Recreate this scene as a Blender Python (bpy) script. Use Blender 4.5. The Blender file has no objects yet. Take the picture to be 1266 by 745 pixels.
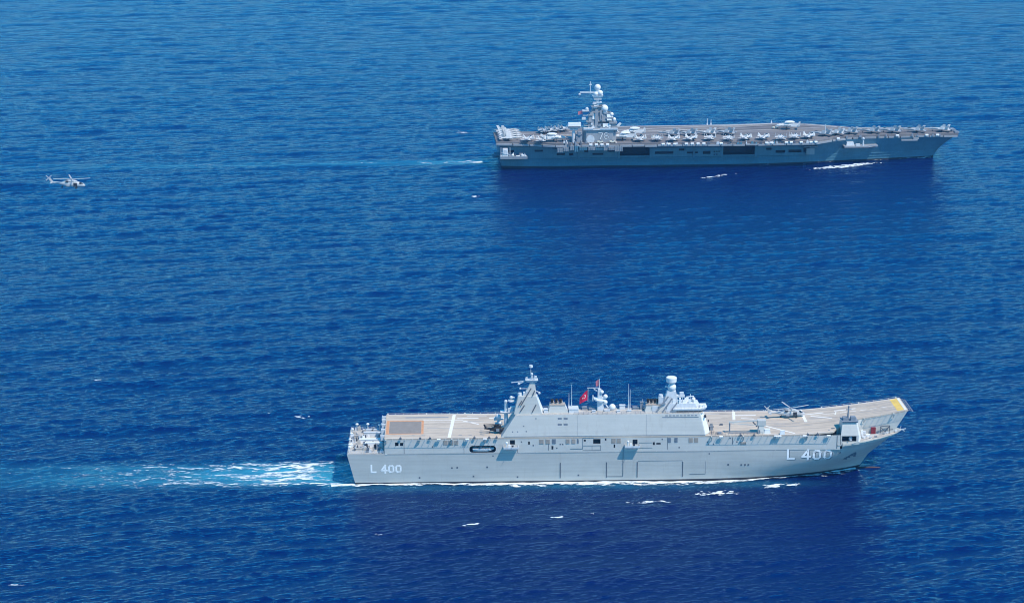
import bpy, math, random
import numpy as np
from math import sin, cos, pi, radians, tan, sqrt, atan2
random.seed(7)
RNG = np.random.default_rng(11)
SC = bpy.context.scene
C = SC.collection

# ------------------------------------------------------------------ camera, sky, sun, exposure
cam_d = bpy.data.cameras.new('camera'); cam = bpy.data.objects.new('camera', cam_d); C.objects.link(cam)
CAM_H, PITCH = 287.49, 14.8
cam.location = (0, 0, CAM_H); cam.rotation_euler = (radians(90 - PITCH), 0, 0)
cam_d.sensor_width = 36; cam_d.lens = 72.49; cam_d.clip_start = 1; cam_d.clip_end = 60000
SC.camera = cam
SUN_EL, SUN_AZ = 57, 50           # height above the horizon; degrees from behind the camera towards its right
sd = np.array([sin(radians(SUN_AZ)) * cos(radians(SUN_EL)), -cos(radians(SUN_AZ)) * cos(radians(SUN_EL)), sin(radians(SUN_EL))])
W = bpy.data.worlds.new('World'); SC.world = W; W.use_nodes = True
nt = W.node_tree; nt.nodes.clear()
sky = nt.nodes.new('ShaderNodeTexSky'); sky.sky_type = 'NISHITA'; sky.sun_disc = False
sky.sun_elevation = radians(SUN_EL); sky.sun_rotation = math.atan2(sd[0], sd[1])
sky.altitude = 100; sky.air_density = 1.0; sky.dust_density = 0.3; sky.ozone_density = 4.0
bg = nt.nodes.new('ShaderNodeBackground'); bg.inputs['Strength'].default_value = 0.15
wo = nt.nodes.new('ShaderNodeOutputWorld')
hs = nt.nodes.new('ShaderNodeHueSaturation'); hs.inputs['Hue'].default_value = 0.488; hs.inputs['Saturation'].default_value = 1.8; hs.inputs['Value'].default_value = 1.1
nt.links.new(sky.outputs[0], hs.inputs['Color']); nt.links.new(hs.outputs[0], bg.inputs[0]); nt.links.new(bg.outputs[0], wo.inputs[0])
sl = bpy.data.lights.new('sun', 'SUN'); sl.energy = 3.5; sl.angle = radians(0.53); sl.color = (1.0, 0.915, 0.79)
so = bpy.data.objects.new('sun', sl); C.objects.link(so)
from mathutils import Vector
so.rotation_euler = Vector(sd).to_track_quat('Z', 'Y').to_euler()
so.location = (600, -500, 1500)
SC.cycles.filter_width = 1.05; SC.cycles.sample_clamp_direct = 8; SC.cycles.sample_clamp_indirect = 4
SC.view_settings.view_transform = 'Standard'; SC.view_settings.look = 'None'
SC.view_settings.exposure = 0.35; SC.view_settings.gamma = 1.0; SC.view_settings.use_curve_mapping = False

# ------------------------------------------------------------------ materials
def nodes_of(name):
    m = bpy.data.materials.new(name); m.use_nodes = True
    return m, m.node_tree, m.node_tree.nodes['Principled BSDF']
def paint(name, col, rough=0.5, var=0.12, scale=0.35, streak=0.0, smap=(0.9, 0.9, 0.06), metal=0.0, stain=None, spec=0.4):
    """painted metal: base colour, patchy fading, vertical rain streaks and stains, all in object space"""
    m, t, b = nodes_of(name); N, L = t.nodes, t.links
    b.inputs['Roughness'].default_value = rough; b.inputs['Metallic'].default_value = metal
    b.inputs['Specular IOR Level'].default_value = spec
    tc = N.new('ShaderNodeTexCoord')
    n1 = N.new('ShaderNodeTexNoise'); n1.inputs['Scale'].default_value = scale; n1.inputs['Detail'].default_value = 6
    n1.inputs['Roughness'].default_value = 0.65
    L.new(tc.outputs['Object'], n1.inputs['Vector'])
    mr = N.new('ShaderNodeMapRange'); mr.inputs[1].default_value = 0.3; mr.inputs[2].default_value = 0.7
    mr.inputs[3].default_value = 1 - var; mr.inputs[4].default_value = 1 + var
    L.new(n1.outputs[0], mr.inputs[0])
    fac = mr.outputs[0]
    if streak:
        mp = N.new('ShaderNodeMapping'); mp.inputs['Scale'].default_value = smap
        L.new(tc.outputs['Object'], mp.inputs[0])
        n2 = N.new('ShaderNodeTexNoise'); n2.inputs['Scale'].default_value = 1.0; n2.inputs['Detail'].default_value = 4
        L.new(mp.outputs[0], n2.inputs['Vector'])
        m2 = N.new('ShaderNodeMapRange'); m2.inputs[1].default_value = 0.35; m2.inputs[2].default_value = 0.68
        m2.inputs[3].default_value = 1 + streak * 0.5; m2.inputs[4].default_value = 1 - streak
        L.new(n2.outputs[0], m2.inputs[0])
        mm = N.new('ShaderNodeMath'); mm.operation = 'MULTIPLY'
        L.new(fac, mm.inputs[0]); L.new(m2.outputs[0], mm.inputs[1]); fac = mm.outputs[0]
    vm = N.new('ShaderNodeVectorMath'); vm.operation = 'SCALE'; vm.inputs[0].default_value = col[:3]
    L.new(fac, vm.inputs['Scale']); out = vm.outputs[0]
    if stain:
        mp = N.new('ShaderNodeMapping'); mp.inputs['Scale'].default_value = stain.get('map', (0.25, 0.25, 0.05))
        L.new(tc.outputs['Object'], mp.inputs[0])
        n3 = N.new('ShaderNodeTexNoise'); n3.inputs['Scale'].default_value = 1.0; n3.inputs['Detail'].default_value = 7
        n3.inputs['Roughness'].default_value = 0.7
        L.new(mp.outputs[0], n3.inputs['Vector'])
        m3 = N.new('ShaderNodeMapRange'); m3.inputs[1].default_value = stain.get('lo', 0.58); m3.inputs[2].default_value = stain.get('hi', 0.75)
        m3.inputs[3].default_value = 0; m3.inputs[4].default_value = stain.get('amt', 0.4)
        L.new(n3.outputs[0], m3.inputs[0])
        mx = N.new('ShaderNodeMix'); mx.data_type = 'RGBA'; mx.inputs['B'].default_value = (*stain['col'], 1)
        L.new(m3.outputs[0], mx.inputs['Factor']); L.new(out, mx.inputs['A']); out = mx.outputs['Result']
    L.new(out, b.inputs['Base Color'])
    return m
M = {}
M['hull'] = paint('hull_grey_paint', (0.47, 0.475, 0.45), 0.5, 0.06, 0.10, 0.07, smap=(0.05, 0.05, 1.1), stain=dict(col=(0.34, 0.31, 0.27), amt=0.35, lo=0.56, map=(0.5, 0.5, 0.05)))
M['upper'] = paint('upper_works_grey_paint', (0.56, 0.555, 0.52), 0.5, 0.05, 0.16, 0.05, smap=(0.05, 0.05, 1.1), stain=dict(col=(0.38, 0.35, 0.31), amt=0.35, lo=0.56, map=(0.5, 0.5, 0.08)))
M['light'] = paint('pale_grey_paint', (0.62, 0.64, 0.66), 0.5, 0.08, 0.5, 0.08)
M['white'] = paint('white_paint', (0.8, 0.8, 0.79), 0.45, 0.05, 0.6)
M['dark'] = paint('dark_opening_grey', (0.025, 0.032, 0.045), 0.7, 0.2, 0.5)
M['line'] = paint('seam_dark_grey', (0.10, 0.12, 0.15), 0.7, 0.1, 0.5)
M['mid'] = paint('mid_grey_paint', (0.22, 0.25, 0.29), 0.6, 0.15, 0.6)
M['black'] = paint('soot_black', (0.02, 0.02, 0.022), 0.8, 0.3, 0.8)
M['boot'] = paint('boot_topping_black', (0.018, 0.02, 0.028), 0.5, 0.2, 0.3)
M['red_lead'] = paint('antifouling_red', (0.075, 0.035, 0.03), 0.5, 0.2, 0.5)
M['red_door'] = paint('maroon_paint', (0.22, 0.02, 0.03), 0.5, 0.1, 0.5)
M['tan'] = paint('tan_louvre_paint', (0.42, 0.36, 0.31), 0.7, 0.12, 1.2)
M['deck'] = paint('sandy_nonskid_deck', (0.565, 0.475, 0.38), 0.9, 0.10, 0.10, 0, stain=dict(col=(0.30, 0.255, 0.225), amt=0.8, map=(0.06, 0.7, 0.3), lo=0.46, hi=0.68), spec=0.2)
M['lift'] = paint('brown_lift_platform', (0.27, 0.24, 0.215), 0.9, 0.12, 0.4, 0, spec=0.2)
M['orange'] = paint('orange_deck_border', (0.62, 0.30, 0.15), 0.8, 0.15, 0.6)
M['yellow'] = paint('yellow_deck_paint', (0.78, 0.52, 0.12), 0.8, 0.12, 0.5)
M['letter'] = paint('white_lettering_paint', (0.92, 0.92, 0.91), 0.45, 0.03, 0.6)
M['mark'] = paint('white_deck_marking', (0.80, 0.77, 0.72), 0.8, 0.10, 0.9)
M['moor'] = paint('mooring_deck_grey', (0.46, 0.43, 0.39), 0.85, 0.25, 0.5)
M['fdeck'] = paint('carrier_nonskid_deck', (0.175, 0.165, 0.168), 0.92, 0.12, 0.08, 0, stain=dict(col=(0.36, 0.33, 0.31), amt=0.7, map=(0.012, 0.35, 0.3), lo=0.5, hi=0.7), spec=0.2)
M['fmark'] = paint('worn_carrier_deck_marking', (0.58, 0.56, 0.54), 0.85, 0.25, 0.25)
M['fhull'] = paint('carrier_hull_shade_blue', (0.085, 0.215, 0.29), 0.55, 0.12, 0.1, 0.10, stain=dict(col=(0.07, 0.13, 0.16), amt=0.35, map=(0.4, 0.4, 0.04)))  # grey hull with the blue of shade and haze put into its paint
M['fupper'] = paint('carrier_island_grey', (0.31, 0.325, 0.345), 0.55, 0.08, 0.25, 0.08)
M['jet'] = paint('aircraft_pale_grey', (0.62, 0.62, 0.61), 0.5, 0.10, 0.5)
M['jet_shaded'] = paint('aircraft_grey_shaded', (0.43, 0.46, 0.48), 0.5, 0.10, 0.5)  # darker copy of the jet grey, shade painted into its colour
M['glass'] = paint('dark_glazing', (0.02, 0.03, 0.04), 0.12, 0.1, 0.5, spec=0.6)
M['rotor'] = paint('rotor_blade_grey', (0.5, 0.5, 0.5), 0.6, 0.08, 0.5)
M['heli'] = paint('helicopter_grey', (0.50, 0.51, 0.52), 0.5, 0.1, 0.6)
M['rubber'] = paint('black_rubber', (0.03, 0.03, 0.03), 0.9, 0.1, 0.5)
M['red'] = paint('flag_red_cloth', (0.62, 0.012, 0.06), 0.8, 0.06, 0.7)
M['pinkflag'] = paint('small_flag_cloth', (0.50, 0.16, 0.20), 0.8, 0.2, 1.5)
M['boat'] = paint('boat_hull_pale_grey', (0.62, 0.63, 0.63), 0.6, 0.08, 0.8)
M['vehicle'] = paint('deck_tractor_yellow_white', (0.62, 0.60, 0.50), 0.6, 0.1, 0.8)

# ------------------------------------------------------------------ mesh helpers
class MB:
    def __init__(s): s.v = []; s.f = []; s.mi = []; s.sm = []; s.m = 0; s.smooth = False
    def add(s, vs, fs):
        b = len(s.v); s.v.extend([tuple(map(float, p)) for p in vs])
        for f in fs:
            s.f.append([b + i for i in f]); s.mi.append(s.m); s.sm.append(s.smooth)
        return s
    def box(s, x0, x1, y0, y1, z0, z1):
        return s.frus([(x0, y0), (x1, y0), (x1, y1), (x0, y1)], z0, [(x0, y0), (x1, y0), (x1, y1), (x0, y1)], z1)
    def frus(s, pa, za, pb, zb):
        """solid between two horizontal outlines (anticlockwise seen from above)"""
        n = len(pa)
        vs = [(*p, za) for p in pa] + [(*p, zb) for p in pb]
        fs = [list(range(n))[::-1], list(range(n, 2 * n))]
        fs += [[i, (i + 1) % n, n + (i + 1) % n, n + i] for i in range(n)]
        return s.add(vs, fs)
    def taper(s, a, za, b, zb):
        """a, b = (x0,x1,y0,y1) rectangles"""
        r = lambda q: [(q[0], q[2]), (q[1], q[2]), (q[1], q[3]), (q[0], q[3])]
        return s.frus(r(a), za, r(b), zb)
    def bar(s, p, q, w, h=None):
        """square bar from p to q"""
        p, q = Vector(p), Vector(q); d = (q - p).normalized(); h = h or w
        up = Vector((0, 0, 1)) if abs(d.z) < 0.95 else Vector((1, 0, 0))
        a = d.cross(up).normalized() * w / 2; b = a.cross(d).normalized() * h / 2
        vs = [p - a - b, p + a - b, p + a + b, p - a + b, q - a - b, q + a - b, q + a + b, q - a + b]
        return s.add(vs, [[0, 1, 2, 3], [7, 6, 5, 4], [0, 4, 5, 1], [1, 5, 6, 2], [2, 6, 7, 3], [3, 7, 4, 0]])
    def cyl(s, p, q, r0, r1=None, n=12):
        r1 = r0 if r1 is None else r1
        p, q = Vector(p), Vector(q); d = (q - p).normalized()
        up = Vector((0, 0, 1)) if abs(d.z) < 0.95 else Vector((1, 0, 0))
        a = d.cross(up).normalized(); b = a.cross(d).normalized()
        vs = []
        for c, r in ((p, r0), (q, r1)):
            for i in range(n):
                t = 2 * pi * i / n; vs.append(c + a * cos(t) * r + b * sin(t) * r)
        sm = s.smooth; s.smooth = True
        s.add(vs, [[(i + 1) % n, i, n + i, n + (i + 1) % n] for i in range(n)]); s.smooth = sm
        return s.add(vs, [list(range(n)), list(range(n, 2 * n))[::-1]])
    def ball(s, c, r, n=14, k=8, sz=(1, 1, 1)):
        vs = []; fs = []
        for j in range(k + 1):
            ph = -pi / 2 + pi * j / k
            for i in range(n):
                t = 2 * pi * i / n
                vs.append((c[0] + r * cos(ph) * cos(t) * sz[0], c[1] + r * cos(ph) * sin(t) * sz[1], c[2] + r * sin(ph) * sz[2]))
        for j in range(k):
            for i in range(n):
                fs.append([j * n + i, j * n + (i + 1) % n, (j + 1) * n + (i + 1) % n, (j + 1) * n + i])
        sm = s.smooth; s.smooth = True; s.add(vs, fs); s.smooth = sm; return s
    def loft(s, secs, n=12, p=2.0):
        """secs: (x, y centre, z centre, half width, half height) along x, superelliptic"""
        vs = []; k = len(secs)
        for (x, yc, zc, w, h) in secs:
            for i in range(n):
                t = 2 * pi * i / n; c_, s_ = cos(t), sin(t)
                vs.append((x, yc + w * math.copysign(abs(c_) ** (2 / p), c_), zc + h * math.copysign(abs(s_) ** (2 / p), s_)))
        fs = [[j * n + i, j * n + (i + 1) % n, (j + 1) * n + (i + 1) % n, (j + 1) * n + i] for j in range(k - 1) for i in range(n)]
        sm = s.smooth; s.smooth = True; s.add(vs, fs); s.smooth = sm
        return s.add(vs, [list(range(n))[::-1], list(range((k - 1) * n, k * n))])
    def slab(s, pts, t):
        """thin plate: 3-D outline pts thickened by t along its own normal"""
        P = [Vector(p) for p in pts]; n = (P[1] - P[0]).cross(P[2] - P[0]).normalized() * t / 2
        k = len(P); vs = [p - n for p in P] + [p + n for p in P]
        return s.add(vs, [list(range(k))[::-1], list(range(k, 2 * k))] + [[i, (i + 1) % k, k + (i + 1) % k, k + i] for i in range(k)])
    def wall(s, x0, x1, z0, z1, y, holes, depth, inner=1):
        """wall in the x-z plane at y, facing -y, with recessed openings (x0,x1,z0,z1)"""
        xs = sorted({x0, x1, *[h[0] for h in holes], *[h[1] for h in holes]}); zs = sorted({z0, z1, *[h[2] for h in holes], *[h[3] for h in holes]})
        for a, b in zip(xs, xs[1:]):
            for c, d in zip(zs, zs[1:]):
                mx, mz = (a + b) / 2, (c + d) / 2
                if any(h[0] < mx < h[1] and h[2] < mz < h[3] for h in holes): continue
                s.add([(a, y, c), (b, y, c), (b, y, d), (a, y, d)], [[0, 1, 2, 3]])
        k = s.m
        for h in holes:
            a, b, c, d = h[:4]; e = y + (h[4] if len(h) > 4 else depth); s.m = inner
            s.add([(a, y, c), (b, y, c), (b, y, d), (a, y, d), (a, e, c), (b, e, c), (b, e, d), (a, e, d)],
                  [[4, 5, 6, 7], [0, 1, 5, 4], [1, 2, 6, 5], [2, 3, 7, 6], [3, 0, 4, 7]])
        s.m = k; return s
    def obj(s, name, mat, parent=None, **kw):
        me = bpy.data.meshes.new(name); me.from_pydata(s.v, [], s.f)
        for mm in (mat if isinstance(mat, (list, tuple)) else [mat]): me.materials.append(M[mm] if isinstance(mm, str) else mm)
        me.polygons.foreach_set('material_index', s.mi); me.polygons.foreach_set('use_smooth', s.sm)
        me.update(); o = bpy.data.objects.new(name, me); C.objects.link(o); o.parent = parent
        for a, b in kw.items(): o[a] = b
        return o
def tag(o, label, cat, group=None, kind=None):
    if label: o['label'] = label
    if cat: o['category'] = cat
    if group: o['group'] = group
    if kind: o['kind'] = kind
    return o
def thing(name, label, cat, loc=(0, 0, 0), rz=0, group=None):
    o = bpy.data.objects.new(name, None); C.objects.link(o); o.location = loc; o.rotation_euler = (0, 0, rz)
    o.empty_display_size = 2
    return tag(o, label, cat, group)
def kids(o): return [c for c in bpy.data.objects if c.parent == o]
def copy_tree(o, parent=None):
    c = o.copy(); C.objects.link(c); c.parent = parent
    for ch in TREE.get(o.name, []): copy_tree(ch, c)
    return c
TREE = {}
def note_tree(o):
    TREE[o.name] = kids(o)
    for c in TREE[o.name]: note_tree(c)

# where the ships lie
class Frame:
    def __init__(s, o, yaw): s.o = o; s.yaw = radians(yaw)
    def w(s, x, y, z=0):
        return (s.o[0] + x * cos(s.yaw) - y * sin(s.yaw), s.o[1] + x * sin(s.yaw) + y * cos(s.yaw), z)
    def inv(s, X, Y):
        dx, dy = X - s.o[0], Y - s.o[1]
        return dx * cos(s.yaw) + dy * sin(s.yaw), -dx * sin(s.yaw) + dy * cos(s.yaw)
FA = Frame((-68.2, 810.05), 1.8)      # amphibious assault ship
FF = Frame((-14.85, 1488.85), 3.5)    # aircraft carrier

# ------------------------------------------------------------------ numpy noise
def vnoise(x, y, seed=0):
    x = np.asarray(x, float); y = np.asarray(y, float)
    xi = np.floor(x).astype(np.int64); yi = np.floor(y).astype(np.int64); fx = x - xi; fy = y - yi
    fx = fx * fx * (3 - 2 * fx); fy = fy * fy * (3 - 2 * fy)
    def h(a, b):
        n = (a * 374761393 + b * 668265263 + seed * 1274126177) & 0xffffffff
        n = ((n ^ (n >> 13)) * 1274126177) & 0xffffffff
        return ((n ^ (n >> 16)) & 0xffff) / 65535.0
    return (h(xi, yi) * (1 - fx) + h(xi + 1, yi) * fx) * (1 - fy) + (h(xi, yi + 1) * (1 - fx) + h(xi + 1, yi + 1) * fx) * fy
def fbm(x, y, oct=4, seed=0, rough=0.55):
    a, t, r = 1.0, 0.0, 0
    for i in range(oct):
        r = r + a * vnoise(x * 2 ** i + 17.3 * i, y * 2 ** i - 9.1 * i, seed + i); t += a; a *= rough
    return r / t

# ------------------------------------------------------------------ the sea
NW = 72
WL = np.exp(np.linspace(np.log(2.6), np.log(62), NW)) * RNG.uniform(0.95, 1.05, NW)
WD = radians(-78) + RNG.normal(0, 0.27, NW) * np.clip(1.25 - WL / 90, 0.5, 1.2)
WK = 2 * pi / WL
WA = 0.0190 / WK * np.interp(WL, [2.6, 5, 10, 20, 62], [1.4, 1.25, 0.9, 0.52, 0.42]) * RNG.uniform(0.6, 1.3, NW)
WP = RNG.uniform(0, 2 * pi, NW)
def sea(X, Y, spacing):
    """choppy sum of waves -> displaced X, Y, Z; waves the mesh cannot carry fade out"""
    Z = np.zeros_like(X); DX = np.zeros_like(X); DY = np.zeros_like(X)
    gust = 0.7 + 0.6 * fbm(X / 130, Y / 190, 3, 5)
    for i in range(NW):
        wgt = np.clip((WL[i] / spacing - 2.0) / 1.5, 0, 1)
        if np.max(wgt) <= 0: continue
        a = WA[i] * wgt; kx, ky = WK[i] * cos(WD[i]), WK[i] * sin(WD[i])
        ph = kx * X + ky * Y + WP[i]
        s_, c_ = np.sin(ph), np.cos(ph)
        Z += a * c_; DX -= a * cos(WD[i]) * s_ * 0.8; DY -= a * sin(WD[i]) * s_ * 0.8
    return X + DX * gust, Y + DY * gust, Z * gust
def axis(parts):
    out = []
    for a, b, n in parts: out.extend(np.linspace(a, b, n, endpoint=False))
    out.append(parts[-1][1]); return np.array(out)
def smooth(t): t = np.clip(t, 0, 1); return t * t * (3 - 2 * t)
ys = [560.0]
while ys[-1] < 2900: ys.append(ys[-1] + 0.72 * (ys[-1] / 700) ** 1.2)
ys = np.array(ys)
ya = np.concatenate([np.array([-5000, -3000, -1500, -500, 100, 300, 400, 460, 500, 525, 542, 552]), ys, ys[-1] + np.cumsum(6 * 1.25 ** np.arange(40))])
ya = ya[ya < 24000]
us = axis([(-8, -4, 4), (-4, -1, 8), (-1, -0.45, 14), (-0.45, -0.35, 40), (-0.35, 0.35, 900), (0.35, 0.45, 40), (0.45, 1, 14), (1, 4, 8), (4, 8, 4)])
sy = np.clip(ya, 600.0, 2900.0)
UX, YY = np.meshgrid(us, ya); XX = UX * np.clip(YY, 600.0, 2900.0)
dyv = np.gradient(ya)[:, None]; dxv = np.gradient(us)[None, :] * sy[:, None]
SP = np.maximum(dyv, dxv)
# water churned by the ships' screws: paler, greener, full of air
ax_, ay_ = FA.inv(XX, YY); fx_, fy_ = FF.inv(XX, YY)
def churn(x, y, ln, wd):
    back = np.clip(-(x - 3) / ln, 0, 1); cen = 2.5 * np.sin(x / 37) * back - 1.0
    lat = np.abs(y - cen) / (wd * (1.0 + 0.25 * back))
    e = np.where(x < 6, (1 - back) ** 1.1, 0) * np.exp(-lat ** 4)
    return e * (0.25 + 0.9 * fbm(x / 26, y / 4, 4, 31)) + 0.35 * e * np.exp(-((x + 30) / 26) ** 2)
AIR = np.clip( churn(ax_, ay_, 195, 13) + 0.5 * churn(fx_, fy_, 520, 8), 0, 1)
side = np.where((ax_ > -10) & (ax_ < 205), np.exp(-((ay_ + 19) / 5.0) ** 2) * (0.1 + 0.6 * fbm(ax_ / 22, ay_ / 4, 3, 9)) * smooth((215 - ax_) / 60), 0)
AIR = np.clip(AIR + 0.55 * side, 0, 1)
SX, SY, SZ = sea(XX, YY, SP)
nr, nc = XX.shape
co = np.stack([SX, SY, SZ], -1).reshape(-1, 3).astype(np.float32)
idx = np.arange(nr * nc).reshape(nr, nc)
fq = np.stack([idx[:-1, :-1], idx[:-1, 1:], idx[1:, 1:], idx[1:, :-1]], -1).reshape(-1, 4).astype(np.int32)
me = bpy.data.meshes.new('sea')
me.vertices.add(len(co)); me.vertices.foreach_set('co', co.ravel())
me.loops.add(fq.size); me.loops.foreach_set('vertex_index', fq.ravel())
me.polygons.add(len(fq)); me.polygons.foreach_set('loop_start', np.arange(0, fq.size, 4, dtype=np.int32))
me.polygons.foreach_set('loop_total', np.full(len(fq), 4, np.int32))
me.polygons.foreach_set('use_smooth', np.ones(len(fq), bool))
at = me.attributes.new('aeration', 'FLOAT', 'POINT'); at.data.foreach_set('value', AIR.ravel().astype(np.float32))
me.update(); me.validate()
m, t, b = nodes_of('sea_water'); N, L = t.nodes, t.links
b.inputs['IOR'].default_value = 1.34; b.inputs['Roughness'].default_value = 0.06; b.inputs['Specular Tint'].default_value = (0.0, 0.8, 1.0, 1)
tc = N.new('ShaderNodeTexCoord')
mp = N.new('ShaderNodeMapping'); mp.inputs['Scale'].default_value = (0.40, 1.15, 0.8); mp.inputs['Rotation'].default_value = (0, 0, radians(8))
L.new(tc.outputs['Object'], mp.inputs[0])
n1 = N.new('ShaderNodeTexNoise'); n1.inputs['Scale'].default_value = 1.0; n1.inputs['Detail'].default_value = 5; n1.inputs['Roughness'].default_value = 0.62
L.new(mp.outputs[0], n1.inputs['Vector'])
bp = N.new('ShaderNodeBump'); bp.inputs['Strength'].default_value = 1.0; bp.inputs['Distance'].default_value = 0.52
L.new(n1.outputs[0], bp.inputs['Height']); L.new(bp.outputs[0], b.inputs['Normal'])
n2 = N.new('ShaderNodeTexNoise'); n2.inputs['Scale'].default_value = 0.006; n2.inputs['Detail'].default_value = 3
L.new(tc.outputs['Object'], n2.inputs['Vector'])
cr = N.new('ShaderNodeMix'); cr.data_type = 'RGBA'
cr.inputs['A'].default_value = (0.0, 0.0015, 0.060, 1); cr.inputs['B'].default_value = (0.0, 0.005, 0.080, 1)
L.new(n2.outputs[0], cr.inputs['Factor'])
av = N.new('ShaderNodeAttribute'); av.attribute_name = 'aeration'
mx = N.new('ShaderNodeMix'); mx.data_type = 'RGBA'; mx.inputs['B'].default_value = (0.04, 0.30, 0.42, 1)
L.new(av.outputs['Fac'], mx.inputs['Factor']); L.new(cr.outputs['Result'], mx.inputs['A']); L.new(mx.outputs['Result'], b.inputs['Base Color'])
N.remove(b); mo = N['Material Output']
df = N.new('ShaderNodeBsdfDiffuse'); gl = N.new('ShaderNodeBsdfGlossy'); fz = N.new('ShaderNodeFresnel'); ms = N.new('ShaderNodeMixShader')
gl.inputs['Color'].default_value = (0.50, 0.88, 1.0, 1); gl.inputs['Roughness'].default_value = 0.07; fz.inputs['IOR'].default_value = 1.34
L.new(mx.outputs['Result'], df.inputs['Color'])
for nd in (gl, fz): L.new(bp.outputs[0], nd.inputs['Normal'])
L.new(fz.outputs[0], ms.inputs[0]); L.new(df.outputs[0], ms.inputs[1]); L.new(gl.outputs[0], ms.inputs[2]); L.new(ms.outputs[0], mo.inputs['Surface'])
me.materials.append(m); M['sea'] = m
so_ = bpy.data.objects.new('sea', me); C.objects.link(so_)
tag(so_, 'deep blue open sea covered in small wind waves', None, kind='structure')

# ------------------------------------------------------------------ thin sea haze: one closed box round everything
bm_ = MB(); bm_.box(-23900, 23900, -5600, 24600, -6, 420)
hm = bpy.data.materials.new('sea_haze'); hm.use_nodes = True; ht = hm.node_tree; ht.nodes.clear()
pv = ht.nodes.new('ShaderNodeVolumePrincipled'); ho = ht.nodes.new('ShaderNodeOutputMaterial')
pv.inputs['Color'].default_value = (0.16, 0.47, 0.95, 1); pv.inputs['Density'].default_value = 0.000058; pv.inputs['Anisotropy'].default_value = 0.0
ht.links.new(pv.outputs[0], ho.inputs['Volume']); M['haze'] = hm
hz = bm_.obj('haze', 'haze'); tag(hz, 'thin bluish sea haze over the water', None, kind='stuff')

# ------------------------------------------------------------------ foam: ragged patches riding on the waves
fm, t, b = nodes_of('sea_foam'); b.inputs['Roughness'].default_value = 0.9; b.inputs['Base Color'].default_value = (0.80, 0.86, 0.88, 1)
fa = t.nodes.new('ShaderNodeAttribute'); fa.attribute_name = 'froth'
ftc = t.nodes.new('ShaderNodeTexCoord'); fmp = t.nodes.new('ShaderNodeMapping'); fmp.inputs['Scale'].default_value = (0.33, 1.15, 1.0)
fn = t.nodes.new('ShaderNodeTexNoise'); fn.inputs['Scale'].default_value = 1.0; fn.inputs['Detail'].default_value = 5; fn.inputs['Roughness'].default_value = 0.7
ma = t.nodes.new('ShaderNodeMath'); ma.operation = 'MULTIPLY_ADD'; ma.inputs[1].default_value = 1.9; ma.inputs[2].default_value = -0.98
mb_ = t.nodes.new('ShaderNodeMath'); mb_.operation = 'ADD'
fr = t.nodes.new('ShaderNodeMapRange'); fr.interpolation_type = 'SMOOTHSTEP'; fr.inputs[1].default_value = 0.0; fr.inputs[2].default_value = 0.42; fr.inputs[3].default_value = 0; fr.inputs[4].default_value = 0.95
t.links.new(ftc.outputs['Object'], fmp.inputs[0]); t.links.new(fmp.outputs[0], fn.inputs['Vector']); t.links.new(fn.outputs[0], ma.inputs[0])
t.links.new(ma.outputs[0], mb_.inputs[0]); t.links.new(fa.outputs['Fac'], mb_.inputs[1]); t.links.new(mb_.outputs[0], fr.inputs[0]); t.links.new(fr.outputs[0], b.inputs['Alpha'])
M['foam'] = fm
def foam(name, label, frame, x0, x1, y0, y1, density, res=0.4, lift=0.16, cat='foam', group=None):
    """keep the cells of a fine grid where density(x,y) > 0; x,y in the frame of a ship (or world)"""
    gx = np.arange(x0, x1, res); gy = np.arange(y0, y1, res * 1.1)
    X, Y = np.meshgrid(gx, gy); D = density(X, Y)
    if frame is not None:
        wx = frame.o[0] + X * cos(frame.yaw) - Y * sin(frame.yaw); wy = frame.o[1] + X * sin(frame.yaw) + Y * cos(frame.yaw)
    else: wx, wy = X, Y
    PX, PY, PZ = sea(wx, wy, np.maximum(0.75 * (wy / 700) ** 1.25 * .9, 0.6))
    PZ = PZ + lift + np.clip(D, 0, 0.6) * 0.5
    ok = (D[:-1, :-1] + D[1:, 1:] + D[1:, :-1] + D[:-1, 1:]) > -0.8
    ii = np.arange(X.size).reshape(X.shape)
    F = np.stack([ii[:-1, :-1], ii[:-1, 1:], ii[1:, 1:], ii[1:, :-1]], -1)[ok]
    used, invx = np.unique(F.ravel(), return_inverse=True)
    P = np.stack([PX, PY, PZ], -1).reshape(-1, 3)[used]
    me = bpy.data.meshes.new(name); me.from_pydata(P.tolist(), [], invx.reshape(-1, 4).tolist()); me.materials.append(fm)
    me.attributes.new('froth', 'FLOAT', 'POINT').data.foreach_set('value', D.ravel()[used].astype(np.float32))
    me.polygons.foreach_set('use_smooth', [True] * len(me.polygons))
    o = bpy.data.objects.new(name, me); C.objects.link(o)
    return tag(o, label, cat, group, 'stuff')
def ridge(x, y, seed):      # thin veins
    return 1 - np.abs(2 * fbm(x, y, 4, seed, 0.6) - 1) * 2.2
def d_stern(x, y):
    back = np.clip(-(x + 1) / 155, 0, 1); cen = 2.5 * np.sin(x / 37) * back - 1.0
    lat = (y - cen) / (15.5 - 3 * back)
    edge = np.exp(-((np.abs(lat) - 0.72) / 0.28) ** 2)
    env = np.where(x < 2, (1 - back) ** 1.5, 0) * np.exp(-np.abs(lat) ** 5)
    warp = 6 * fbm(x / 20, y / 8, 3, 3)
    n = 0.62 * ridge((x + warp) / 13, (y + 1.5 * np.sin(x / 9)) / 3.0, 21) + 0.38 * fbm(x / 5.5, y / 1.1, 4, 23)
    near = smooth((x + 40) / 34) * smooth((-x + 0) / 8 + .2)
    return n + 0.43 * env + 0.10 * edge * env + 0.09 * near * env - 0.77 - 0.13 * smooth((-x - 75) / 80) - 1.5 * np.clip(np.abs(lat) - 1, 0, 9) - np.where(x > 1, 1, 0) - 0.42 * smooth((x + 15 + 7 * fbm(y / 2.5, x / 9, 3, 77)) / 10) * np.where(np.abs(lat) < .8, 1, .3)
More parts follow.
